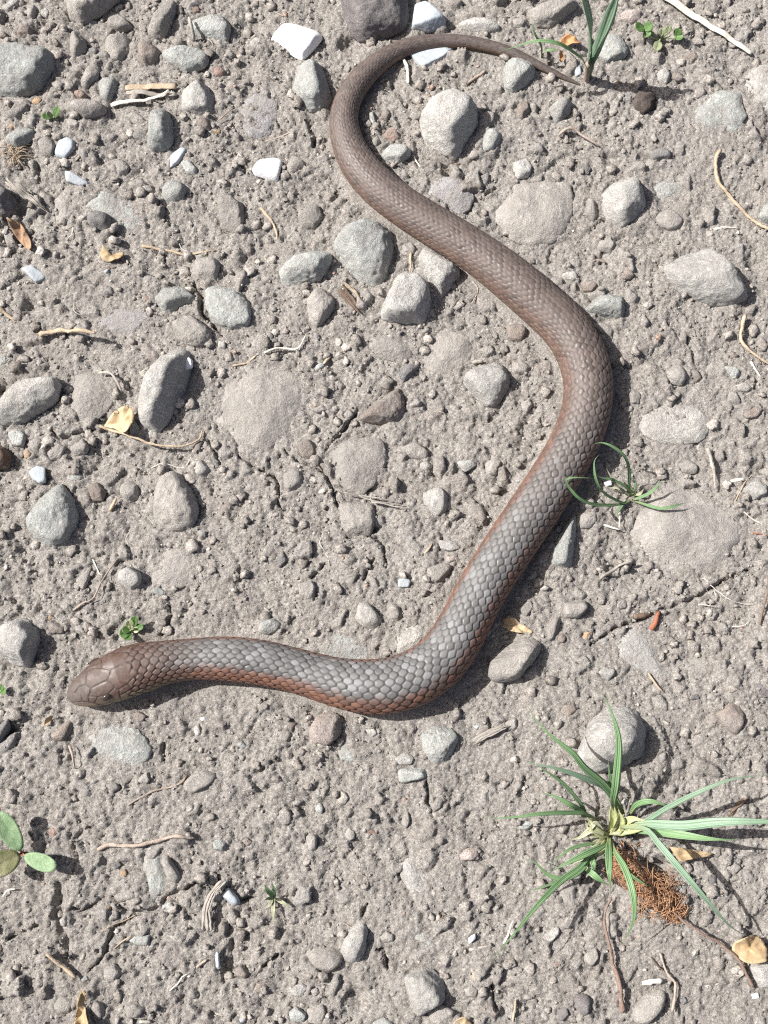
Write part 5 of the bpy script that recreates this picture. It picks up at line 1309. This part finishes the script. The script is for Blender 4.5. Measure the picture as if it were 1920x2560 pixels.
# hair-fine rootlets here and there
for i in range(26):
    px, py = R.uniform(60, 1860), R.uniform(60, 2500)
    a = R.uniform(0, 6.28); L = R.uniform(25, 70)
    q = unproj(px, py)
    if SD[int(np.clip((q[1] - GY0) / GS, 0, NY - 1)), int(np.clip((q[0] - GX0) / GS, 0, NX - 1))] < 3: continue
    twig('rootlet', 1, [((px + L * f * math.cos(a + f)) * ZF, (py + L * f * math.sin(a + f)) * ZF) for f in (0, .5, 1)], R.uniform(5, 7), R.choice(['white', 'tan', 'pink', 'pink']),
         'hair-fine loose rootlet fragment lying on the soil', 'rootlet', 3, lift=[.0005, .001, .0005], group='hair-fine rootlets', ns=5)

# ------------------------------------------------------------------ leaves
def leaf_mesh(name, poly_w, z0, curl=.0, axis=0.0, tilt=(0, 0), thick=.00022, noise_a=.0006, seed=0, veins=0.0):
    """outline in the plane (n,2) -> thin closed leaf with curl"""
    P = np.asarray(poly_w); P = catmull(np.vstack([P, P[:1]]), 33)[:-1]
    c = P.mean(0); m = len(P); rings = [1, .8, .6, .4, .2]
    pts = np.vstack([c + (P - c) * f for f in rings] + [c])
    d = pts - c
    u = d[:, 0] * math.cos(axis) + d[:, 1] * math.sin(axis); v = -d[:, 0] * math.sin(axis) + d[:, 1] * math.cos(axis)
    vm = np.abs(v).max() + 1e-9
    z = z0 + curl * (v / vm) ** 2 + tilt[0] * d[:, 0] + tilt[1] * d[:, 1] + noise_a * (pn2(pts[:, 0] * 260 + seed, pts[:, 1] * 260, seed) + .5 * pn2(pts[:, 0] * 600 + seed, pts[:, 1] * 600, seed)) + veins * np.exp(-(v / (vm * .12)) ** 2)
    top = np.column_stack([pts, z + thick / 2]); n = len(top)
    bot = np.column_stack([c + (pts - c) * .985, z - thick / 2])
    F = []
    for k in range(len(rings) - 1):
        for j in range(m):
            a, b = k * m + j, k * m + (j + 1) % m
            F.append((a, b, b + m, a + m))
    ci = n - 1
    for j in range(m): F.append(((len(rings) - 1) * m + j, (len(rings) - 1) * m + (j + 1) % m, ci))
    F2 = [tuple(i + n for i in f[::-1]) for f in F]
    F3 = [((j + 1) % m, j, j + n, (j + 1) % m + n) for j in range(m)]
    return mesh_list(name, np.vstack([top, bot]), F + F2 + F3)
def dry_leaf(t, pts, mat, label, curl=.002, axis=0., lift=.0012, tilt=(0, 0), cat='leaf', name='dead_leaf'):
    a = T(t, pts); z = lift
    P = unproj(a[:, 0], a[:, 1], z)[:, :2]
    c = P.mean(0)
    zg = float(base_z(*c))
    me = leaf_mesh(name, P - c, lift, curl, axis, tilt, noise_a=.0016, seed=len(bpy.data.objects))
    return tag(link(name, me, M_LEAF[mat], None, (c[0], c[1], zg)), label, cat, 'dead leaves and leaf scraps')
dry_leaf(1, [(60, 1440), (130, 1445), (200, 1560), (212, 1645), (150, 1590), (90, 1515)], 'drybrown', 'curled brown dead leaf beside the bark strip and its dark hollow', .004, 1.0)
dry_leaf(1, [(670, 1600), (720, 1640), (800, 1630), (790, 1680), (700, 1700), (650, 1660)], 'dry', 'crumpled tan leaf scrap near the crooked tan stem', .002, .4)
dry_leaf(4, [(665, 1095), (760, 1010), (850, 985), (872, 1060), (832, 1165), (740, 1120)], 'dry', 'curled tan-and-brown dead leaf leaning on the tall white-capped rock', .005, .6, .003, (.25, 0))
dry_leaf(3, [(298, 278), (350, 240), (400, 250), (446, 302), (380, 300)], 'orange', 'orange dead leaf scrap behind the tall sprout', .002, .2, .003)
dry_leaf(3, [(305, 335), (330, 330), (335, 380), (312, 402)], 'orange', 'smaller orange leaf scrap by the tall sprout', .001, 1.4, .002)
dry_leaf(9, [(-60, 690), (0, 685), (60, 720), (130, 770), (120, 790), (0, 775), (-50, 740)], 'dry', 'pointed tan leaf scrap near the snake\'s shaded lower bend', .0015, -.3)
dry_leaf(10, [(490, 1700), (500, 1600), (535, 1445), (570, 1450), (555, 1530), (600, 1650), (590, 1720)], 'dry', 'yellow dead leaf with a narrow curled stalk', .005, 1.5, .003)
dry_leaf(11, [(1280, 1640), (1340, 1600), (1400, 1660), (1380, 1720), (1280, 1700)], 'dry', 'broken tan leaf near the big broken grey stone', .002, .3)
dry_leaf(12, [(1420, 1190), (1430, 1120), (1540, 1065), (1645, 1150), (1625, 1230), (1500, 1252)], 'dry', 'large curled tan leaf beside the long red-brown root', .006, .2, .002)
dry_leaf(12, [(1020, 510), (1150, 525), (1310, 562), (1150, 592), (1085, 602)], 'dry', 'long tan leaf under the right-hand grass blades', .002, -.1, .002)
dry_leaf(7, [(280, 1392), (310, 1340), (350, 1320), (320, 1370)], 'dry', 'tiny tan leaf scrap near the snake\'s snout', .001, .8)

# ------------------------------------------------------------------ grass
def blade(path_px, zs, w_px, mat, root, base, tip=.04, wide=.35, fold=.35, name='blade'):
    """path in picture points with heights (m); becomes a ribbon in the place"""
    path_px = np.asarray(path_px); n = 30
    zz = np.interp(np.linspace(0, 1, len(path_px)), np.linspace(0, 1, len(zs)), zs)
    P = catmull(np.array([unproj(a, b, z) for (a, b), z in zip(path_px, zz)]), n)
    t = np.linspace(0, 1, n)
    w = w_px * MPP * (.55 + .45 * sstep(0, .25, t)) * (1 - sstep(wide, 1.0, t) * (1 - tip)) / 2
    tg = np.gradient(P, axis=0); tg /= np.linalg.norm(tg, axis=1)[:, None]
    sd = np.cross(tg, [0, 0, 1.0]); sd /= np.linalg.norm(sd, axis=1)[:, None] + 1e-9
    nn = np.cross(sd, tg)
    prof = [(-1, fold, 0), (-.5, fold * .4, .5), (0, 0, 1), (.5, fold * .4, .5), (1, fold, 0), (.5, fold * .4 - .14, .5), (0, -.2, 1), (-.5, fold * .4 - .14, .5)]
    V = np.stack([P + sd * (w * a)[:, None] + nn * (w * b)[:, None] for a, b, _ in prof], 1)
    m = len(prof)
    F = [tuple(f) for f in grid_faces(n, m, True)] + [tuple(range(m))[::-1], tuple((n - 1) * m + j for j in range(m))]
    me = mesh_list(name, V.reshape(-1, 3) - np.array(base), F)
    float_attr(me, 'along', np.repeat(t, m)); float_attr(me, 'across', np.tile([(a + 1) / 2 for a, _, _ in prof], n))
    return link(name, me, mat, root)
mmm = .001
GB = T(12, [(640, 400)])[0]
gb = unproj(GB[0], GB[1], 0); gb[2] = float(base_z(gb[0], gb[1]))
tuft = tag(empty('grass_tuft', gb), 'large spreading green grass tuft, the biggest plant on the soil', 'grass', None)
def B(pts, zs, w, tiles=12, mat=M_GRASS, **kw):
    q = []
    for p in pts:
        q.append(T(p[2] if len(p) > 2 else tiles, [p[:2]])[0])
    return blade(q, [z * mmm for z in zs], w / ZF, mat, tuft, gb, **kw)
B([(690, 300), (655, 230), (672, 100), (690, 1480, 9), (640, 1290, 9), (590, 1190, 9), (540, 1140, 9)], [4, 12, 20, 26, 27, 25, 22], 50)
B([(690, 290), (650, 160), (632, 40), (622, 1600, 9)], [4, 12, 18, 20], 40)
B([(720, 300), (690, 230), (600, 110), (470, 0), (390, 1560, 9), (250, 1450, 9), (150, 1340, 9), (90, 1240, 9)], [4, 9, 17, 24, 28, 30, 29, 27], 44)
B([(680, 260), (600, 130), (480, 70), (310, 10), (180, 1640, 9), (40, 1612, 9)], [4, 12, 18, 23, 24, 22], 36, mat=M_GRASS_BLUE)
B([(490, 320), (450, 240), (330, 100), (190, 0), (90, 1590, 9)], [3, 9, 16, 20, 19], 24)
B([(500, 330), (450, 280), (380, 240), (270, 180), (170, 155)], [3, 8, 13, 14, 12], 34)
B([(560, 340), (500, 308), (430, 290), (200, 295), (0, 320), (1420, 325, 11)], [3, 7, 11, 18, 19, 15], 28)
B([(700, 400), (860, 345), (1000, 260), (1200, 160), (1400, 80), (1540, 55), (1680, 48)], [4, 9, 15, 22, 26, 27, 26], 34, mat=M_GRASS_BLUE)
B([(700, 380), (880, 362), (1100, 372), (1300, 352), (1480, 345), (1760, 352), (2000, 375)], [4, 10, 17, 23, 27, 29, 28], 60, mat=M_GRASS_BLUE)
B([(700, 390), (900, 402), (1100, 432), (1300, 460), (1490, 466)], [4, 10, 17, 22, 22], 56)
B([(700, 380), (860, 392), (950, 490), (1060, 620), (1180, 760), (1300, 900), (1420, 1030), (1565, 1112)], [5, 13, 18, 21, 22, 20, 16, 10], 40, mat=M_GRASS_BLUE)
B([(760, 300), (810, 235), (900, 215), (1000, 245), (1040, 265)], [4, 8, 11, 11, 9], 36)
B([(630, 450), (625, 560), (630, 680), (642, 815)], [4, 11, 15, 13], 46)
B([(640, 470), (665, 540), (730, 650), (780, 800), (792, 950), (760, 1060), (685, 1152)], [4, 10, 16, 19, 18, 15, 11], 42)
B([(620, 470), (590, 505), (470, 560), (330, 630), (225, 690)], [4, 7, 11, 12, 8], 42)
B([(580, 490), (510, 560), (430, 650), (330, 720), (180, 870), (0, 1090), (1505, 1275, 11)], [3, 7, 11, 14, 20, 24, 22], 36)
B([(540, 560), (420, 680), (320, 715), (230, 690), (150, 615), (45, 575)], [3, 7, 9, 10, 11, 10], 36)
B([(520, 590), (400, 690), (280, 740), (160, 785), (55, 797)], [3, 6, 8, 9, 7], 26)
B([(470, 640), (540, 700), (635, 768)], [5, 8, 7], 40)
B([(510, 540), (525, 620), (545, 690)], [4, 8, 6], 40)
B([(700, 620), (780, 700), (885, 765), (960, 780)], [8, 9, 8, 7], 18)
B([(560, 480), (400, 515), (320, 565), (225, 655)], [3, 7, 8, 6], 22)
B([(600, 430), (520, 400), (440, 450), (360, 470)], [3, 5, 4, 2], 40, mat=M_GRASS_DRY)
B([(600, 420), (540, 360), (500, 400), (470, 330)], [3, 6, 5, 4], 34, mat=M_GRASS_DRY)
B([(600, 520), (520, 560), (430, 600), (360, 650)], [3, 6, 6, 4], 36, mat=M_GRASS_DRY)
for pts, zs, wd in (([(650, 430), (690, 380), (700, 330), (690, 270)], [0, 4, 7, 10], 70), ([(640, 420), (655, 350), (650, 270), (655, 200)], [0, 5, 9, 12], 62), ([(655, 420), (740, 398), (830, 388), (900, 392)], [0, 5, 9, 11], 60),
                    ([(630, 440), (580, 430), (530, 390), (480, 310)], [0, 3, 5, 7], 50), ([(630, 450), (600, 500), (550, 550), (480, 600)], [0, 3, 5, 7], 54), ([(650, 420), (720, 360), (780, 330), (860, 340)], [0, 5, 8, 10], 50)):
    B(pts, zs, wd, mat=M_SHOOT, name='leaf_sheath', fold=.6, wide=.5, tip=.12)
for k in range(9):
    a_ = R.uniform(0, 6.28); l_ = R.uniform(90, 190)
    B([(610 + 20 * math.cos(a_), 430 + 20 * math.sin(a_)), (600 + l_ * .6 * math.cos(a_), 430 + l_ * .6 * math.sin(a_)), (600 + l_ * math.cos(a_ + .3), 430 + l_ * math.sin(a_ + .3))], [1, R.uniform(2, 5), R.uniform(0, 2)], R.uniform(10, 26), mat=M_GRASS_DRY)
# small tuft beside the snake
p0 = T(6, [(780, 1570)])[0]; gb2 = unproj(*p0); gb2[2] = float(base_z(gb2[0], gb2[1]))
t2 = tag(empty('grass_tuft', gb2), 'small curly green grass tuft reaching over the snake\'s side', 'grass', None)
for pts, zs, wd in (([(780, 1570), (800, 1575), (900, 1530), (980, 1445)], [1, 3, 7, 9], 26), ([(790, 1590), (830, 1600), (950, 1635), (1050, 1622), (1145, 1590)], [1, 4, 7, 8, 6], 24),
                    ([(770, 1590), (690, 1612), (540, 1612), (440, 1575), (370, 1500), (350, 1450), (400, 1436), (530, 1440)], [1, 5, 13, 18, 21, 23, 24, 23], 26),
                    ([(770, 1580), (720, 1600), (600, 1540), (545, 1450), (532, 1340), (560, 1292), (582, 1285)], [1, 4, 12, 17, 19, 19, 18], 24),
                    ([(775, 1560), (760, 1480), (755, 1370), (720, 1290), (640, 1230), (570, 1210), (512, 1226)], [1, 6, 13, 18, 21, 21, 20], 26),
                    ([(770, 1560), (740, 1500), (650, 1450), (590, 1440), (550, 1420)], [1, 5, 9, 11, 12], 24), ([(775, 1560), (690, 1500), (640, 1430), (610, 1370)], [1, 5, 8, 8], 16), ([(770, 1575), (720, 1610), (690, 1650), (660, 1690)], [1, 2, 2, 1], 22),
                    ([(790, 1560), (800, 1500), (790, 1440)], [1, 5, 6], 18)):
    blade([T(6, [p])[0] for p in pts], [z * mmm for z in zs], wd * .8 / ZF, M_GRASS if wd > 17 else M_GRASS_DRY, t2, gb2, wide=.6, fold=.5)
for pts in ([(770, 1540), (800, 1500), (830, 1480)], [(760, 1560), (700, 1510), (600, 1500)], [(790, 1550), (830, 1540), (860, 1500)]):
    blade([T(6, [p])[0] for p in pts], [.001, .004, .003], 20 / ZF, M_GRASS_DRY, t2, gb2)
# tall sprout at the tail tip
p0 = T(3, [(485, 522)])[0]; gb3 = unproj(*p0); gb3[2] = float(base_z(gb3[0], gb3[1]))
t3 = tag(empty('grass_sprout', gb3), 'tall sprout of three bluish green blades at the snake\'s tail tip', 'sprout', None)
for pts, zs, wd, mt in (([(488, 520), (490, 430), (500, 330), (500, 180), (465, 20), (440, -90), (430, -170)], [0, 10, 20, 35, 48, 56, 60], 76, M_GRASS_BLUE), ([(492, 520), (510, 420), (560, 310), (615, 160), (665, 20), (700, -90)], [0, 10, 20, 34, 45, 52], 76, M_GRASS_BLUE),
                        ([(482, 470), (465, 400), (400, 345), (290, 282), (150, 268), (0, 310), (-100, 340)], [4, 12, 19, 26, 27, 22, 17], 34, M_GRASS)):
    blade([T(3, [p])[0] for p in pts], [z * mmm for z in zs], wd / ZF, mt, t3, gb3, wide=.55 if wd > 40 else .3, fold=.45)
q = T(3, [(482, 530), (486, 480), (492, 410)]); P = catmull(np.array([unproj(a, b, z) for (a, b), z in zip(q, (-.001, .006, .014))]), 10)
V, F = tube_arrays(P, np.linspace(46, 40, 10) / ZF * MPP / 2, 9, .8, 3, .04); link('shoot_base', mesh_list('shoot_base', V - gb3, F), M_TWIG['pink'], t3)
p0 = T(3, [(195, 385)])[0]; gb4 = unproj(*p0); gb4[2] = float(base_z(gb4[0], gb4[1]))
t4 = tag(empty('grass_seedling', gb4), 'thin little grass seedling beside the snake\'s tail and tall sprout', 'seedling', None)
blade([T(3, [p])[0] for p in ((192, 385), (188, 300), (148, 220), (128, 125))], [0, .007, .012, .015], 20 / ZF, M_GRASS, t4, gb4)
blade([T(3, [p])[0] for p in ((196, 385), (205, 345), (240, 325), (320, 325))], [0, .005, .008, .008], 22 / ZF, M_GRASS, t4, gb4)
# tiny pale tuft at the bottom
p0 = T(11, [(120, 842)])[0]; gb5 = unproj(*p0); gb5[2] = float(base_z(gb5[0], gb5[1]))
t5 = tag(empty('grass_tuft', gb5), 'tiny pale-tipped grass tuft alone on bare soil', 'grass', None)
for pts, mt in (([(120, 842), (90, 800), (45, 750)], M_GRASS), ([(120, 842), (115, 780), (98, 728)], M_GRASS), ([(120, 842), (80, 845), (50, 860)], M_GRASS), ([(120, 842), (70, 790), (60, 740)], M_GRASS), ([(125, 845), (180, 875), (245, 920)], M_GRASS_DRY), ([(118, 850), (112, 930), (115, 1025)], M_GRASS_DRY), ([(110, 845), (85, 890), (55, 915)], M_GRASS_DRY)):
    blade([T(11, [p])[0] for p in pts], [.0005, .006, .009] if mt is M_GRASS else [.0005, .002, .001], 22 / ZF, mt, t5, gb5)

# ------------------------------------------------------------------ broad-leaved seedlings
def oval(cx, cy, ln, wd, ang, notch=0.0):
    a = np.linspace(0, 2 * math.pi, 20, endpoint=False)
    u = np.cos(a) * ln / 2; v = np.sin(a) * wd / 2 * (1 + .12 * np.cos(a))
    if notch: u = u - notch * ln * np.exp(-((a - 0 + math.pi) % (2 * math.pi) - math.pi) ** 2 / .12)
    return np.column_stack([cx + u * math.cos(ang) - v * math.sin(ang), cy + u * math.sin(ang) + v * math.cos(ang)])
def seedling(name, t, base, leaves, label, cat='seedling', stem='green'):
    b = T(t, [base])[0]; g = unproj(*b); g[2] = float(base_z(g[0], g[1]))
    root = tag(empty(name, g), label, cat, None)
    for k, (x0, y0, x1, y1, wd, z0, z1, mt, th) in enumerate(leaves):
        q = T(t, [(x0, y0), (x1, y1)])
        A = unproj(q[0][0], q[0][1], z0 * mmm); Bq = unproj(q[1][0], q[1][1], z1 * mmm)
        c = (A + Bq) / 2; d = Bq - A; L = np.linalg.norm(d[:2]); an = math.atan2(d[1], d[0])
        po = oval(0, 0, L, wd / ZF * MPP, an)
        tl = (Bq[2] - A[2]) / max(L, 1e-6)
        me = leaf_mesh('leaf', po, 0, .12 * wd / ZF * MPP, an, (tl * math.cos(an), tl * math.sin(an)), th * mmm, .0002, k, -.0002)
        link('leaf', me, M_LEAF[mt], root, Vector(c - g))
        P = catmull(np.array([g + [0, 0, -.0005], (g + A) / 2 + [0, 0, .0008], A + (Bq - A) * .08]), 8)
        V, F = tube_arrays(P, np.full(8, .0004), 6, 1, k, .03)
        link('stalk', mesh_list('stalk', V - g, F), M_LEAF['pale' if stem == 'green' else 'succred'] if stem != 'red' else M_TWIG['rust'], root)
    return root
seedling('fleshy_seedling', 10, (145, 548), [(135, 535, -10, 285, 125, 6, 11, 'succ', 1.0), (158, 568, 368, 645, 98, 6, 9, 'succ', 1.0), (128, 560, -60, 660, 150, 5, 9, 'succred', 1.0)], 'fleshy seedling with three oval green leaves on a red node', stem='red')
seedling('clover_seedling', 3, (960, 262), [(860, 180, 800, 180, 80, 5, 7, 'green', .3), (860, 200, 905, 150, 70, 5, 8, 'green', .3), (850, 235, 900, 200, 60, 4, 6, 'green', .3), (970, 230, 975, 185, 50, 4, 6, 'pale', .3), (1005, 220, 1020, 165, 45, 5, 8, 'pale', .3), (1060, 240, 1085, 185, 60, 4, 7, 'green', .3), (1060, 245, 1110, 240, 55, 4, 6, 'green', .3), (955, 265, 935, 328, 62, 2, 3, 'pale', .4)], 'small clover-like seedling with several folded leaflets')
seedling('green_seedling', 1, (345, 775), [(340, 765, 270, 750, 45, 2, 4, 'green', .3), (350, 765, 378, 690, 52, 2, 6, 'green', .3), (345, 760, 300, 730, 40, 2, 5, 'pale', .3)], 'tiny bright green seedling beside the broad blue-grey cobble')
seedling('weed_seedling', 7, (850, 775), [(850, 770, 775, 800, 65, 3, 5, 'green', .3), (855, 760, 790, 765, 50, 3, 5, 'green', .3), (855, 750, 830, 700, 55, 3, 6, 'pale', .3), (862, 745, 880, 675, 50, 3, 7, 'green', .3), (870, 755, 930, 740, 45, 3, 5, 'green', .3), (845, 780, 815, 830, 60, 3, 5, 'green', .3), (862, 770, 900, 760, 40, 3, 4, 'pale', .3), (850, 765, 850, 740, 40, 4, 6, 'pale', .3)], 'tiny leafy weed seedling touching the snake\'s neck')
seedling('green_seedling', 7, (5, 1165), [(5, 1160, 40, 1165, 40, 2, 4, 'green', .3), (0, 1160, 12, 1120, 45, 2, 4, 'green', .3), (0, 1160, -40, 1140, 45, 2, 4, 'green', .3)], 'tiny green seedling beside the snake\'s snout')

# ------------------------------------------------------------------ orange fibre clump beside the big tuft
def fibre_clump():
    q0, q1 = T(12, [(650, 590)])[0], T(12, [(1075, 945)])[0]
    A, Bq = unproj(*q0), unproj(*q1)
    c = (A + Bq) / 2; ax = (Bq - A); L = np.linalg.norm(ax); ax /= L; sd = np.array([-ax[1], ax[0], 0])
    zg = float(base_z(c[0], c[1]))
    Vs, Fs, nb = [], [], 0
    for i in range(620):
        u = NR.uniform(-.52, .52); wv = .26 * (1 - (u * 1.55) ** 2 * .6) * (.8 + .3 * math.sin(u * 9))
        v = NR.normal(0, wv * .55)
        hgt = .0085 * max(0, 1 - (u / .6) ** 2 - (v / .42) ** 2) * NR.uniform(.25, 1.0)
        p = c + ax * u * L + sd * v * L; p[2] = zg + hgt + .0004
        a = NR.normal(1.0, 1.2); ln = NR.uniform(.002, .0075)
        d = ax * math.cos(a) + sd * math.sin(a); d[2] = NR.normal(0, .25)
        b = np.cross(d, [0, 0, 1]); cv = NR.normal(0, .9)
        P = np.array([p - d * ln / 2, p + b * cv * ln * .3 + [0, 0, NR.uniform(0, .0012)], p + d * ln / 2])
        P[:, 2] = np.maximum(P[:, 2], zg + .0001)
        P = catmull(P, 6)
        V, F = tube_arrays(P, np.full(6, NR.uniform(.00006, .00014)), 4, 1, i, .05)
        Vs.append(V - np.array([c[0], c[1], zg])); Fs += [tuple(k + nb for k in f) for f in F]; nb += len(V)
    root = tag(empty('fibre_clump', (c[0], c[1], zg)), 'matted orange-brown clump of root fibres near the large grass tuft', 'fibres')
    o = link('fibres', mesh_list('fibres', np.vstack(Vs), Fs), M_TWIG['fibre'], root); o['kind'] = 'stuff'
    # the dark earthy core that the fibres wrap
    Dv, F = ICO[3]
    V = Dv * np.array([L * .44, L * .19, .0058])
    V *= (1 + .6 * pn3(Dv, 3, 3) + .4 * pn3(Dv, 7, 4))[:, None]
    W = V[:, :1] * ax + V[:, 1:2] * sd + np.array([0, 0, 1]) * V[:, 2:]
    link('earthy_core', mesh_np('earthy_core', W, F), M_TWIG['brown'], root)
fibre_clump()
# dry hair-like tuft of fibres at the upper left
def hair_tuft():
    q = T(1, [(90, 1000)])[0]; c = unproj(*q); zg = float(base_z(c[0], c[1]))
    Vs, Fs, nb = [], [], 0
    for i in range(46):
        a = NR.uniform(0, 6.28); ln = NR.uniform(.003, .009)
        p0 = np.array([NR.normal(0, .0012), NR.normal(0, .002), 0.0003]); d = np.array([math.cos(a), math.sin(a), 0])
        P = catmull(np.array([p0, p0 + d * ln * .5 + [0, 0, NR.uniform(.001, .003)], p0 + d * ln + [0, 0, NR.uniform(0, .001)]]), 6)
        V, F = tube_arrays(P, np.full(6, .00014), 4, 1, i, .05)
        Vs.append(V); Fs += [tuple(k + nb for k in f) for f in F]; nb += len(V)
    root = tag(empty('dry_fibre_tuft', (c[0], c[1], zg)), 'small frayed tuft of tan dry fibres beside the blue-grey pebble', 'fibres')
    o = link('fibres', mesh_list('fibres', np.vstack(Vs), Fs), M_TWIG['tan'], root); o['kind'] = 'stuff'
hair_tuft()
